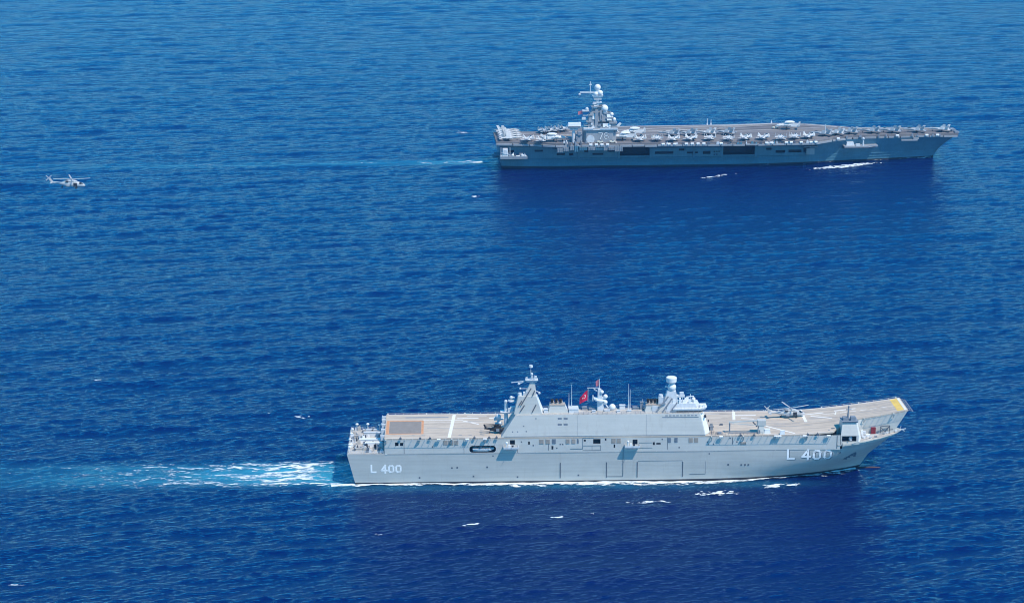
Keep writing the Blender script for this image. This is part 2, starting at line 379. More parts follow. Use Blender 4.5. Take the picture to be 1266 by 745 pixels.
foam('wake_foam', 'long streaky white foam trail of churned water behind the stern of the near grey ship', FA, -150, 3, -17, 17, d_stern, 0.33, cat='wake')
def hbA_wl(x): return np.interp(213 - x, [0, 4, 8, 18, 33, 48, 63, 85], [0, 1.6, 3.2, 6.9, 11, 14, 15.3, 15.9])
def d_side(x, y):
    off = -hbA_wl(x) - y                    # distance out from the plating
    w = 0.9 + 2.6 * smooth((175 - x) / 40) * smooth((x - 40) / 45) + 1.8 * fbm(x / 9, y * 0, 3, 44) + 2.4 * np.exp(-((x - 204) / 13) ** 2)
    n = fbm(x / 5, y / 1.0, 4, 41)
    return np.where(off > -0.8, 0.80 - off / w + 1.7 * (n - 0.5) - 0.18 * smooth((x - 140) / 30) * smooth((200 - x) / 14), -1) * np.where(x > 212, 0, 1) - 0.02
foam('hull_foam', 'narrow band of white foam washing along the waterline of the near grey ship', FA, -6, 213, -22, 0, d_side, 0.36)
def blob(cx, cy, L_, W_, tilt=0, seed=1, k=0.25):
    def d(x, y):
        u = (x - cx) * cos(tilt) + (y - cy) * sin(tilt); v = -(x - cx) * sin(tilt) + (y - cy) * cos(tilt)
        v = v - 0.10 * W_ * np.sin(u / L_ * 5 + seed)
        return 1 - (u / L_) ** 2 - (v / W_) ** 2 + 3.6 * (fbm(x / 2.4, y / 0.9, 4, seed) - 0.60) - k
    return d

# ------------------------------------------------------------------ lettering as strokes (u right, v up, unit height 1)
GLYPH = {
    'L': [[(0.08, 1), (0.08, 0.08), (0.62, 0.08)]],
    '4': [[(0.52, 0), (0.52, 1), (0.04, 0.30), (0.72, 0.30)]],
    '0': [[(0.22, 0.08), (0.08, 0.25), (0.08, 0.75), (0.22, 0.92), (0.5, 0.92), (0.64, 0.75), (0.64, 0.25), (0.5, 0.08), (0.22, 0.08)]],
    '7': [[(0.04, 0.92), (0.64, 0.92), (0.26, 0)]],
    '8': [[(0.2, 0.52), (0.1, 0.65), (0.1, 0.82), (0.22, 0.92), (0.5, 0.92), (0.62, 0.82), (0.62, 0.65), (0.52, 0.52), (0.2, 0.52), (0.08, 0.38), (0.08, 0.2), (0.2, 0.08), (0.52, 0.08), (0.64, 0.2), (0.64, 0.38), (0.52, 0.52)]],
}
def strokes(mb, txt, x0, z0, h, th, surf, adv=0.9, slope=0.0, widen=1.0, proud=0.05, d=(0, 0)):
    """flat strokes laid on a ship's side; surf(x,z) -> y of the plating"""
    x = x0
    for ch in txt:
        if ch == ' ': x += 0.32 * h; continue
        for line in GLYPH[ch]:
            for (a, b_), (c, e) in zip(line, line[1:]):
                p, q = np.array([a, b_]) * h, np.array([c, e]) * h
                dr = (q - p) / np.linalg.norm(q - p); nn = np.array([-dr[1], dr[0]]) * th / 2
                p = p - dr * th * 0.45; q = q + dr * th * 0.45
                k = max(1, int(np.linalg.norm(q - p) / 0.8)); prev = None
                for i in range(k + 1):
                    m_ = p + (q - p) * i / k; pr = []
                    for sgn in (1, -1):
                        u, v = m_ + nn * sgn
                        X_ = x + u * widen + d[0]; Z_ = z0 + v + slope * (X_ - x0) + d[1]
                        pr.append((X_, surf(X_, Z_) - proud, Z_))
                    if prev: mb.add([prev[0], prev[1], pr[1], pr[0]], [[0, 1, 2, 3]])
                    prev = pr
        x += adv * h * widen
    return mb

# ------------------------------------------------------------------ the near ship: amphibious assault ship L 400
A = thing('assault_ship', 'pale grey assault ship with sandy flight deck, bow ramp and white L 400', 'warship', (FA.o[0], FA.o[1], 0), FA.yaw)
def a_xe(z): return np.interp(z, [-4, 0, 6, 13.4, 16.8], [211.5, 213, 217, 226, 231.5])
def a_xs(z): return np.interp(z, [-4, 0, 13.5], [5, 4, 0.6])
def hbA(x, z):
    d = a_xe(z) - x
    if d <= 0: return 0.0
    w0 = np.interp(d, [0, 2, 4, 8, 18, 33, 48, 63, 85], [0, 0.9, 1.6, 3.2, 6.9, 11, 14, 15.3, 15.85])
    w1 = np.interp(d, [0, 2.5, 5, 10, 15, 20, 25, 30], [0, 3.2, 5.6, 9.2, 12.0, 14.2, 15.5, 15.95])
    t = sin(pi / 2 * min(max(z, 0) / 11.5, 1)) + max(z - 13.4, 0) / 13.4 * 0.8
    return float(w0 * (1 - t) + w1 * t)
def hull_loft(mb, zs, xs_f, xe_f, hb, ss, matf=None):
    """both sides of a hull between levels zs"""
    for sgn in (-1, 1):
        vs = []; fs = []; ns = len(ss)
        for z in zs:
            for s_ in ss:
                x = xs_f(z) + (xe_f(z) - xs_f(z)) * s_
                vs.append((x, sgn * (hb(x, z) if s_ < 1 else 0.0), z))
        for j in range(len(zs) - 1):
            for i in range(ns - 1):
                q = [j * ns + i, j * ns + i + 1, (j + 1) * ns + i + 1, (j + 1) * ns + i]
                fs.append(q if sgn < 0 else q[::-1])
        b0 = len(mb.f); mb.smooth = True; mb.add(vs, fs); mb.smooth = False
        if matf:
            for k in range(b0, len(mb.f)):
                j = (k - b0) // (ns - 1); mb.mi[k] = matf(zs[j], zs[j + 1])
ssA = np.concatenate([np.linspace(0, 0.55, 12), np.linspace(0.6, 0.9, 22), np.linspace(0.91, 1, 24)])
mb = MB()
hull_loft(mb, [-4, -1, 1.25, 3, 6, 9, 11.5, 13.4], a_xs, a_xe, hbA, ssA, lambda a, b_: 1 if b_ < 2 else 0)
mb.m = 0
tz = [-4, 1.25, 13.4]
for a, b_ in zip(tz, tz[1:]):
    mb.m = 1 if b_ < 2 else 0
    mb.add([(a_xs(a), 15.85, a), (a_xs(a), -15.85, a), (a_xs(b_), -16, b_), (a_xs(b_), 16, b_)], [[0, 1, 2, 3]])
mb.m = 0
# bow bulwark strake above the knuckle
xb = np.linspace(203, 230.9, 22)
for sgn in (-1, 1):
    vs = [];
    for x in xb: vs += [(x, sgn * hbA(min(x, 225.9) if False else x, 13.4), 13.4), (x, sgn * hbA(x, 16.5), 16.5), (x, sgn * max(hbA(x, 16.5) - 0.35, 0), 16.5), (x, sgn * max(hbA(x, 15.6) - 0.5, 0), 15.6)]
    # the strake follows the raked stem
    vs = []
    for i in range(22):
        s_ = i / 21; row = []
        for z, off in ((13.4, 0), (16.5, 0), (16.5, 0.35), (15.5, 0.5)):
            xx = 203 + (a_xe(z) - 203) * s_; row.append((xx, sgn * max(hbA(xx, z) - off, 0) if i < 21 else 0, z))
        vs += row
    fs = [[4 * i + k, 4 * i + 4 + k, 4 * i + 5 + k, 4 * i + 1 + k] if sgn < 0 else [4 * i + k, 4 * i + 1 + k, 4 * i + 5 + k, 4 * i + 4 + k] for i in range(21) for k in range(3)]
    mb.smooth = True; mb.add(vs, fs); mb.smooth = False
hullA = mb.obj('hull', ['hull', 'boot'], A)
# bulb just under the stem
mb = MB(); mb.loft([(208, 0, -2.2, 1.5, 2.2), (214, 0, -2.0, 1.6, 2.3), (219, 0, -1.9, 1.4, 2.2), (222.3, 0, -1.6, 0.9, 1.7), (223.8, 0, -1.3, 0.25, 0.5)], 14)
mb.obj('bulbous_bow', 'red_lead', A)
# foredeck and mooring deck
mb = MB()
fd = [(x, -max(hbA(x, 15.5) - 0.45, 0)) for x in np.linspace(201, 229.2, 14)] + [(x, max(hbA(x, 15.5) - 0.45, 0)) for x in np.linspace(229.2, 201, 14)]
mb.frus(fd, 15.0, fd, 15.45); mb.obj('foredeck', 'moor', A)
mb = MB(); mb.box(0.7, 16.2, -15.9, 15.9, 13.0, 13.55); mb.obj('mooring_deck', 'moor', A)
# upper hull between the knuckle and the flight deck: real openings in the starboard side
holes = [(50.4, 61.2, 13.7, 16.6, 3.0), (66.9, 68.9, 17.0, 18.9, 1.0), (116.9, 118.9, 16.6, 18.6, 1.0), (100.8, 103.8, 17.0, 19.0, 1.4),
         (20.2, 21.6, 16.9, 18.4, .8), (22.2, 23.5, 16.9, 18.2, .8),
         (83.8, 84.6, 14.7, 16.2, .4), (74.3, 75.0, 16.9, 18.2, .4), (109.2, 109.8, 15.2, 16.6, .4), (94.2, 94.9, 17.2, 18.6, .4), (97, 97.8, 18, 18.8, .4),
         (125.2, 126.0, 16.2, 17.4, .4), (126.6, 128.4, 16.4, 17.1, .4), (105.6, 106.2, 18.3, 19.2, .4), (134.4, 135.2, 17.6, 19.0, .4)]
mb = MB()
mb.wall(15.9, 202, 13.4, 19.6, -15.95, holes, 1.0, 1); mb.m = 0
mb.add([(15.9, 15.95, 13.4), (202, 15.95, 13.4), (202, 15.95, 19.6), (15.9, 15.95, 19.6)], [[3, 2, 1, 0]])
mb.add([(15.9, 15.95, 13.4), (15.9, -15.95, 13.4), (15.9, -15.95, 19.6), (15.9, 15.95, 19.6)], [[0, 1, 2, 3]])
mb.add([(202, -15.95, 13.4), (202, 15.95, 13.4), (202, 15.95, 19.6), (202, -15.95, 19.6)], [[0, 1, 2, 3]])
mb.add([(15.9, -15.95, 13.4), (202, -15.95, 13.4), (202, 15.95, 13.4), (15.9, 15.95, 13.4)], [[0, 3, 2, 1]])
for (cx, cz) in ((50.4, 13.7), (50.4, 16.6), (61.2, 13.7), (61.2, 16.6)):
    sx = 1 if cx < 56 else -1; sz = 1 if cz < 15 else -1; arc = [(cx + sx * 1.3 * (1 - cos(a)), cz + sz * 1.3 * (1 - sin(a))) for a in np.linspace(0, pi / 2, 7)]
    pts = [(cx, -15.955, cz)] + [(u, -15.955, v) for u, v in arc]
    mb.add(pts, [[0, i, i + 1] if sx * sz < 0 else [0, i + 1, i] for i in range(1, 7)])
uh = mb.obj('gallery_side', ['upper', 'dark'], A)
mb = MB()
LV = [(39.8, 41.6, 17.0, 19.0), (41.9, 43.8, 17.0, 19.0), (44.1, 45.9, 17.0, 19.0), (161, 163.4, 15.9, 17.2)] + [(x0, x1, 17.1, 19.1) for x0, x1 in [(78.8, 80.6), (81.4, 83.2), (89.6, 91.2), (92.0, 93.6), (108.2, 110.0), (110.4, 112.1), (139.8, 141.5), (142.0, 143.7)]]
def louvre(x0, x1, z0, z1, mt):
    mb = MB(); mb.box(x0, x1, -16.04, -15.9, z0, z1)
    for z in np.arange(z0 + .15, z1, .3): mb.bar((x0 + .1, -16.05, z), (x1 - .1, -16.05, z), .12)
    return mb.obj('louvre', mt, A)
for q in LV: louvre(*q, 'tan')
for x0, x1 in [(84.0, 85.6), (94.2, 94.8), (131.4, 132.6), (134.0, 135.3)]: louvre(x0, x1, 17.2, 19.2, 'mid')
# seams, door outlines and rubbing strips on the side
mb = MB()
def frame_on(x0, x1, z0, z1, w=0.16, y=None, sides='lrtb'):
    yy = lambda x, z: -(hbA(x, z) if z < 13.4 else 15.95)
    if 'l' in sides: mb.bar((x0, yy(x0, z0) - .03, z0), (x0, yy(x0, z1) - .03, z1), w)
    if 'r' in sides: mb.bar((x1, yy(x1, z0) - .03, z0), (x1, yy(x1, z1) - .03, z1), w)
    if 't' in sides: mb.bar((x0, yy(x0, z1) - .03, z1), (x1, yy(x1, z1) - .03, z1), w)
    if 'b' in sides: mb.bar((x0, yy(x0, z0) - .03, z0), (x1, yy(x1, z0) - .03, z0), w)
for x in (87.5, 106.4, 119.0, 137.6): frame_on(x, x + 0.9, 2.4, 9.0, 0.3, sides='l')
frame_on(106.6, 113.0, 2.8, 9.3, .14, sides='b'); frame_on(113.1, 114, 2.9, 15.4, .2, sides='l')
frame_on(119.3, 137.4, 2.4, 9.4, .09, sides='t'); frame_on(140.5, 147, 3.4, 9, .12, sides='b'); frame_on(147, 148, 3.4, 9, .07, sides='l')
frame_on(96.6, 103.9, 14.2, 16.2, .12, sides='tb'); frame_on(103.9, 105, 14.2, 16.2, .10, sides='l'); frame_on(100.4, 101, 14.2, 16.2, .1, sides='l')
frame_on(119.6, 125, 15.0, 17.2, .11, sides='ltb'); frame_on(91.5, 96.6, 14.9, 17.0, .15, sides='b'); frame_on(96.6, 97, 14.9, 19.5, .16, sides='l'); frame_on(96.6, 101, 15, 19.55, .14, sides='t')
frame_on(82.6, 83, 14.4, 17.2, .16, sides='l'); frame_on(131.2, 132, 14.2, 19.4, .13, sides='l'); frame_on(23.9, 24.3, 13.5, 19.4, .14, sides='l')
frame_on(48.2, 49, 13.5, 19.5, .12, sides='l'); frame_on(157.8, 158, 16.2, 19.2, .16, sides='l'); frame_on(200.7, 201, 14, 19.4, .2, sides='l')
frame_on(67, 70, 13.6, 15.5, .12, sides='r')
for x0 in np.arange(17, 200, 12.2): mb.bar((x0, -15.98, 13.45), (x0 + 12.0, -15.98, 13.45), 0.10)
for x, z in [(43.2, 7.2), (45.4, 7.3), (57.6, 7.4), (94.9, 3.5), (156.3, 7.4), (161.7, 7.2), (163.2, 7.2), (164.6, 7.2), (76.4, 16.5), (87.4, 16.9), (88.4, 16.9), (86.0, 15.3),
             (71.6, 18.1), (147.5, 17.3), (148, 16.2), (150, 16.2), (159.6, 17.2), (156.8, 18.8), (136, 15), (129, 18.6), (202.3, 11.6), (35.4, 16.4), (52, 3.5), (70, 3.0), (148.4, 12.2), (60, 12.2), (30, 3.1)]:
    r = 0.34 if z < 12 else 0.26; y = -(hbA(x, z) if z < 13.4 else 15.95)
    mb2 = MB(); mb2.box(x - r, x + r, y - 0.05, y + 0.2, z - r, z + r); mb2.obj('scuttle', 'line', hullA)
# anchor recess and anchor
an = MB()
for x, z, w, h in [(206.5, 8.6, .9, .9), (207.6, 9.4, 1.0, .8), (208.9, 9.9, 1.0, .7), (205.4, 7.9, .7, .8), (209.4, 8.9, .5, 1.2)]:
    y = -hbA(x, z); an.box(x - w, x + w, y - .22, y + .3, z - h / 1.6, z + h / 1.6)
an.obj('anchor', 'line', A); mb.obj('plating_seam', 'line', hullA)
mb = MB(); mb.box(16, 150, -16.08, -15.9, 13.3, 13.42); mb.obj('rubbing_strake', 'upper', A)
# hull numbers
srf = lambda x, z: -hbA(x, z)
def number(x0, z0, h, th, adv, widen, proud, slope=0, shadow=None):
    for ch, dx in (('L', 0), ('4', 1.32), ('0', 1.32 + adv), ('0', 1.32 + 2 * adv)):
        x = x0 + dx * h * widen; z = z0 + slope * (x - x0)
        if shadow: mb = MB(); strokes(mb, ch, x, z, h, th, srf, widen=widen, proud=.03, d=shadow); mb.obj('number_shadow_paint', 'line', hullA)
        mb = MB(); strokes(mb, ch, x, z, h, th, srf, widen=widen, proud=proud); mb.obj('hull_lettering', 'letter', hullA)
number(180.3, 9.35, 4.2, 0.78, 0.95, 1.12, .06, -.02, (.28, -.28)); number(10.2, 5.5, 3.2, 0.72, 0.92, 1.0, .06)
# ---- flight deck with its rising ramp
def fdz(x): return 20.0 + (5.4 * ((x - 182) / 51) ** 1.45 if x > 182 else 0)
def fdy(x): return -16.0 if x <= 199 else float(np.interp(x, [199, 211, 233], [-14.5, -3.2, -1.2]))
st = list(np.linspace(15.9, 178, 8)) + list(np.linspace(182, 198.9, 8)) + [199.0] + list(np.linspace(201, 211, 5)) + list(np.linspace(213, 232.8, 10))
mb = MB(); n = len(st); vs = []
for x in st: vs += [(x, 16.0, fdz(x)), (x, fdy(x), fdz(x)), (x, fdy(x), fdz(x) - 0.55), (x, 16.0, fdz(x) - 0.55)]
fs = []
for i in range(n - 1):
    a, b_ = 4 * i, 4 * i + 4
    fs += [[a + 1, b_ + 1, b_, a], [a + 2, b_ + 2, b_ + 1, a + 1], [a + 3, b_ + 3, b_ + 2, a + 2], [a, b_, b_ + 3, a + 3]]
fs += [[0, 3, 2, 1], [4 * n - 4, 4 * n - 3, 4 * n - 2, 4 * n - 1]]
mb.add(vs, fs); fdk = mb.obj('flight_deck', 'deck', A)
def deckpatch(mb, pts, lift=0.02, sub=6):
    """painted quad on the deck, pts in order round the quad; follows the ramp"""
    (a, b_, c, d) = [np.array(p, float) for p in pts]
    for i in range(sub):
        q = []
        for (p, r), s_ in (((a, b_), i / sub), ((a, b_), (i + 1) / sub), ((d, c), (i + 1) / sub), ((d, c), i / sub)):
            v = p + (r - p) * s_; q.append((v[0], v[1], fdz(v[0]) + lift))
        mb.add(q, [[0, 1, 2, 3]])
def dline(mb, p, q, w, lift=0.02):
    p, q = np.array(p, float), np.array(q, float); d = (q - p) / np.linalg.norm(q - p); n_ = np.array([-d[1], d[0]]) * w / 2
    deckpatch(mb, [p + n_ * -1, q - n_, q + n_, p + n_], lift, max(2, int(np.linalg.norm(q - p) / 3)))
def mark(a, b_, w, lift=0.02, name='deck_marking', mt='mark'):
    mb = MB(); dline(mb, a, b_, w, lift); return mb.obj(name, mt, fdk)
mark((42.2, -15.2), (44.4, 14.6), 1.35, 0.03)
mark((45.6, 9.6), (54.5, 9.7), 0.9); mark((59, 9.6), (69, 9.7), 0.9); mark((48, 6.6), (54.5, 1.6), 0.9)
mark((31.5, 7.6), (48, 7.4), 0.5); mark((49.8, 12.8), (58, 12.8), 0.4); mark((34, 4.6), (60, 4.6), 0.25)
mark((161.0, 4.0), (162.4, 15.4), 1.2, 0.03); mark((162.2, 10.0), (171, 10.0), 0.9); mark((164.2, 6.2), (169.6, 5.2), 0.7)
mark((172, -3.4), (183.5, -14.2), 0.9); mark((190.4, -0.9), (190.6, 15.2), 1.2, 0.03); mark((190.6, 8.6), (199.4, 9.2), 0.9); mark((193.5, 6.2), (201.5, 1.2), 0.9)
mark((204, 10), (213.0, 9.8), 0.9); mark((156, 7.2), (189, 7.0), 0.4); mark((150, 7.2), (186, 7.0), 0.25); mark((196, 6.9), (204, 6.9), 0.3); mark((150.5, 12.6), (156, 12.6), 0.4)
for x in np.arange(206, 226, 4.2): mark((x, 6.6), (x + 2.6, 6.7), 0.45)
mark((203.5, 5.0), (204.5, 8.4), 0.5); mark((16.6, 15.2), (231, 15.2), 0.35); mark((16.6, -15.3), (63, -15.3), 0.25); mark((148, -15.3), (199, -15.3), 0.25)
mark((231.9, -0.6), (231.9, 15.4), 0.9)
for y in (2.2, -1.2, 12.3): mark((150, y), (230 if y > 0 else 208, y), 0.18, 0.02, 'tyre_mark', 'mid')
mark((17, 12), (64, 12), 0.16, 0.02, 'tyre_mark', 'mid'); mark((33, -3), (60, -3.4), 0.3, 0.02, 'tyre_mark', 'mid'); mark((24, 11.3), (42, 11.2), 1.0, 0.02, 'tyre_mark', 'mid'); mark((208, 4.2), (229, 4.4), 0.25, 0.02, 'tyre_mark', 'mid')
for x in (27, 31, 46, 50, 55): mark((x, -12), (x + 1.4, -12.4), 0.5, 0.02, 'tyre_mark', 'mid')
mb = MB(); deckpatch(mb, [(228.4, -0.3), (231.3, -0.3), (231.3, 15.3), (228.4, 15.3)]); mb.obj('deck_marking', 'yellow', fdk, label='yellow band across the tip of the bow ramp')
mb = MB()
for q in ([(16.3, -10.4), (17.5, -10.4), (17.5, 7.3), (16.3, 7.3)], [(17.5, 6.3), (30.8, 6.3), (30.8, 7.3), (17.5, 7.3)], [(30.8, -10.4), (31.7, -10.4), (31.7, 7.3), (30.8, 7.3)], [(17.5, -10.4), (30.8, -10.4), (30.8, -9.6), (17.5, -9.6)]): deckpatch(mb, q)
mb.obj('lift_border', 'orange', fdk)
mb = MB(); deckpatch(mb, [(17.6, -9.5), (30.7, -9.5), (30.7, 6.2), (17.6, 6.2)], 0.025); mb.obj('aircraft_lift', 'lift', fdk)
rw = random.Random(3)
for i in range(22):
    x = rw.uniform(17, 55) if i % 3 == 0 else rw.uniform(148, 205); y = rw.uniform(-12, 14); l_ = rw.uniform(5, 22)
    if x < 64 and x + l_ > 62: l_ = 62 - x
    mark((x, y), (x + l_, y + rw.uniform(-.6, .6)), rw.uniform(.10, .28), 0.012, 'tyre_mark', rw.choice(['lift', 'mid', 'lift']))
# block that carries the ramp, over the foredeck
mb = MB()
zt = lambda x: fdz(x) - 0.56
rows = []
pr = [(201, -12.0), (210.2, -4.8), (214, -1.9), (227.0, -0.9)]
pl = [(201, 12.5), (210.2, 10.6), (214, 9.6), (227.0, 3.4)]
top = [(201, -12.4), (210.2, -4.0), (214, -2.6), (232.5, -1.2)]; topl = [(201, 15.9), (210.2, 15.9), (214, 15.9), (232.5, 15.9)]
k = 4; vs = []
for i in range(k): vs += [(*pr[i], 15.4), (*top[i], zt(top[i][0])), (*topl[i], zt(topl[i][0])), (*pl[i], 15.4)]
fs = []
for i in range(k - 1):
    a, b_ = 4 * i, 4 * i + 4; fs += [[a, b_, b_ + 1, a + 1], [a + 2, b_ + 2, b_ + 3, a + 3]]
fs += [[4 * k - 4, 4 * k - 1, 4 * k - 2, 4 * k - 3]]
mb.add(vs, fs); mb.obj('ramp_side', 'upper', A)
# safety-net frames along the deck edges: arms, rail, netting slats
def nets(xa, xb, side, step=2.6, zf=lambda x: 20.0, yf=lambda x: -16.0, name='safety_net'):
    mb = MB(); s_ = -1 if side < 0 else 1
    k = max(1, int((xb - xa) / step)); xs_ = np.linspace(xa, xb, k + 1)
    for i, x in enumerate(xs_):
        z, y = zf(x), yf(x); w = 0.13 if i % 5 else 0.5
        mb.bar((x, y + s_ * 0.0, z - 0.25), (x, y + s_ * 1.7, z - 0.1), w, 0.13)
        if i % 5 == 0: mb.bar((x, y + s_ * 1.6, z - 0.15), (x, y + s_ * 0.02, z - 2.2), w, 0.16)
        if i:
            xo = xs_[i - 1]
            mb.bar((xo, yf(xo) + s_ * 1.7, zf(xo) - 0.1), (x, y + s_ * 1.7, z - 0.1), 0.08)
    return mb.obj(name, 'upper', A)
nets(16.5, 62, -1); nets(149, 198.5, -1); nets(16.5, 198, 1, 3.2, yf=lambda x: 16.0)
nets(214, 231.5, -1, 2.4, zf=lambda x: fdz(x), yf=lambda x: fdy(x)); nets(200, 231.5, 1, 3, zf=lambda x: fdz(x), yf=lambda x: 16.0)
mb = MB()
for i in range(6):
    y = 0 + i * 3.0; mb.bar((232.8, y, fdz(232.8) - .3), (234.9, y, fdz(232.8) - 0.9), 0.2)
mb.bar((234.9, -0.5, fdz(232.8) - .9), (234.9, 15.5, fdz(232.8) - .9), 0.3); mb.bar((233.9, -0.5, fdz(232.8) - .6), (233.9, 15.5, fdz(232.8) - .6), 0.15)
mb.bar((232.9, 4, fdz(232.8) - 1.2), (234.9, 4, fdz(232.8) - .9), 0.2); mb.obj('safety_net', 'mid', A)
# side platforms below the deck edge
for x in (64.2, 113.6):
    mb = MB(); z = 15.9
    mb.frus([(x + 1.2, -16.0), (x + 1.2, -16.6), (x + 5.0, -16.6), (x + 5.0, -16.0)], z - 1.1, [(x, -16.0), (x, -18.5), (x + 6.2, -18.5), (x + 6.2, -16.0)], z)
    mb.box(x, x + 6.2, -18.5, -18.35, z, z + .8); mb.box(x, x + 0.15, -18.35, -16, z, z + .8); mb.box(x + 6.05, x + 6.2, -18.35, -16, z, z + .8)
    p = mb.obj('side_platform', 'light', A)
    mb = MB(); mb.cyl((x + 1.3, -17.6, z), (x + 1.3, -17.6, z + 2.2), 0.25); mb.ball((x + 1.3, -17.6, z + 2.4), 0.5, 10, 6); mb.box(x + 2.0, x + 2.9, -18.2, -17.3, z, z + 1.6); mb.obj('searchlight', 'white', p)
    mb = MB(); mb.box(x + 3.3, x + 4.1, -18.4, -17.8, z + 0.9, z + 1.4); mb.bar((x + 3.7, -18.1, z), (x + 3.7, -18.1, z + 1), .2); mb.bar((x + 3.7, -18.3, z + 1.2), (x + 3.7, -20.2, z + 1.4), .12); mb.obj('machine_gun', 'dark', p)
# ---- the island
mb = MB()
la, lb = (63.3, 147.6, -15.9, -5.4), (69.2, 143.6, -14.6, -6.2)
mb.frus([(63.3, -15.9), (146.4, -15.9), (148.6, -12.9), (148.6, -5.4), (63.3, -5.4)], 20.02, [(69.2, -14.6), (144.3, -14.6), (146.0, -12.6), (146.0, -6.2), (69.2, -6.2)], 29.0)
isl = mb.obj('superstructure', 'upper', A)
mb = MB(); mb.box(69.6, 145.6, -14.3, -6.5, 29.0, 29.12); mb.obj('island_roof', 'moor', A)
yI = lambda z: -15.9 + 1.3 * (z - 20) / 9
for x, z in [(86.4, 27.4), (88.8, 27.4), (86.4, 25.0), (88.8, 25.0)]: mb = MB(); mb.box(x, x + 1.6, yI(z) - .05, yI(z) + .3, z - .5, z + .5); mb.obj('vent', 'mid', isl)
for x, z in [(72.5, 24.6), (77.5, 27.6), (70, 22.3), (68, 22.3), (73.6, 22.4)]: mb = MB(); mb.box(x - .25, x + .25, yI(z) - .06, yI(z) + .2, z - .25, z + .25); mb.obj('port_light', 'mid', isl)
mb = MB(); mb.bar((129, yI(27.7) - .03, 27.7), (143.8, yI(27.7) - .03, 27.7), 0.22); mb.bar((64.6, yI(20.3) - .03, 20.35), (146.6, yI(20.3) - .03, 20.35), 0.16)
for x in (94.5, 122.5): mb.bar((x, yI(20) - .02, 20.2), (x, yI(28.9) - .02, 28.9), 0.05)
mb.obj('seam', 'mid', isl)
mb = MB()
for x in np.arange(130.2, 143, 1.5): mb.box(x, x + 1.0, yI(28.3) - .05, yI(28.3) + .3, 28.05, 28.5)
mb.obj('window_strip', 'mid', isl)
mb = MB(); mb.slab([(146.6, -15.6, 20.4), (148.75, -12.7, 20.4), (146.1, -12.4, 28.9), (144.6, -14.2, 28.9)], .12); mb.obj('sunlit_face_paint', 'white', isl)  # white sheet paints sunlight on the forward corner of the island
mb = MB()
for z in (27.2,): 
    for i in range(3): 
        y = -14.6 + i * .9; mb.box(146.2, 147.0, y, y + .5, z, z + .6)
mb.box(148.6, 148.9, -12, -10.8, 20.1, 22.3); mb.box(148.4, 148.8, -9, -8.2, 23.5, 24.3); mb.obj('door', 'dark', isl)
# aft mast: tapering tower
mb = MB()
mb.frus([(68.6, -13.8), (80.0, -13.8), (80.8, -9), (68.6, -9)], 29.1, [(70.4, -13.2), (77.6, -13.2), (78.0, -10), (70.4, -10)], 36.6)
mb.frus([(72.6, -13.0), (77.4, -13.0), (77.8, -10.2), (72.6, -10.2)], 36.6, [(75.2, -12.4), (77.0, -12.4), (77.2, -10.8), (75.2, -10.8)], 41.6)
mast = mb.obj('mast', 'upper', A)
mb = MB(); mb.slab([(80.05, -13.7, 29.2), (80.9, -9.0, 29.2), (78.1, -10.1, 36.5), (77.7, -13.1, 36.5)], 0.1); mb.obj('sunlit_face_paint', 'white', mast)  # sun on the mast's bow-facing side, painted as a white sheet
mb = MB()
for p, q in [((71.5, 33.0), (75.6, 40.0)), ((71.2, 30.4), (72.9, 33.0)), ((76.0, 30.0), (77.6, 33.2)), ((76.2, 36.9), (77.0, 38.9)), ((70.6, 32.8), (71.8, 34.8))]:
    f = lambda z: -13.86 + .66 * (z - 29) / 8
    mb.bar((p[0], f(p[1]) - .3, p[1]), (q[0], f(q[1]) - .3, q[1]), 0.34, 0.34)
mb.obj('stay', 'line', mast)
mb = MB(); mb.cyl((75.9, -11.6, 41.6), (75.9, -11.6, 43.2), .7, .55); mb.frus([(73.8, -12.8), (77.8, -12.8), (77.8, -10.4), (73.8, -10.4)], 42.4, [(73.2, -13.2), (78.4, -13.2), (78.4, -10), (73.2, -10)], 43.3)
mb.cyl((75.9, -11.6, 43.2), (75.9, -11.6, 45.2), .35); mb.ball((75.9, -11.6, 45.5), .55, 10, 6); mb.cyl((75.5, -11.6, 45), (75.5, -11.6, 48.6), .13); mb.cyl((75.5, -11.6, 48.4), (75.5, -11.6, 49.3), .85, .7)
mb.box(73.4, 74.2, -12.6, -11.8, 43.3, 44.3); mb.box(77.2, 77.9, -12.4, -11.6, 43.3, 44.8); mb.cyl((76.8, -12.6, 43.3), (76.8, -12.6, 45.2), .2)
mb.obj('mast_head', 'light', mast)
mb = MB(); mb.bar((73.6, -11.6, 42.6), (67.6, -11.6, 42.0), .3); mb.bar((75.2, -11.6, 39.4), (71.2, -11.6, 39.4), .25); mb.bar((73.0, -11.6, 42.5), (70.6, -11.6, 41.3), .3); mb.ball((70.6, -11.6, 41.4), .5, 8, 5); mb.ball((71.2, -11.6, 39.4), .45, 8, 5)
mb.bar((77, -11.5, 38.6), (79.2, -11.5, 37.6), .3); mb.ball((79.0, -11.5, 37.4), .5, 8, 5); mb.obj('yardarm', 'light', mast)
mb = MB(); mb.cyl((71.0, -11.5, 36.6), (71.0, -11.5, 37.6), .9, .8); mb.box(72.4, 74.0, -12.6, -11, 36.6, 38.0); mb.box(73.6, 74.6, -13, -12, 36.6, 38.8); mb.obj('sensor_box', 'light', mast)
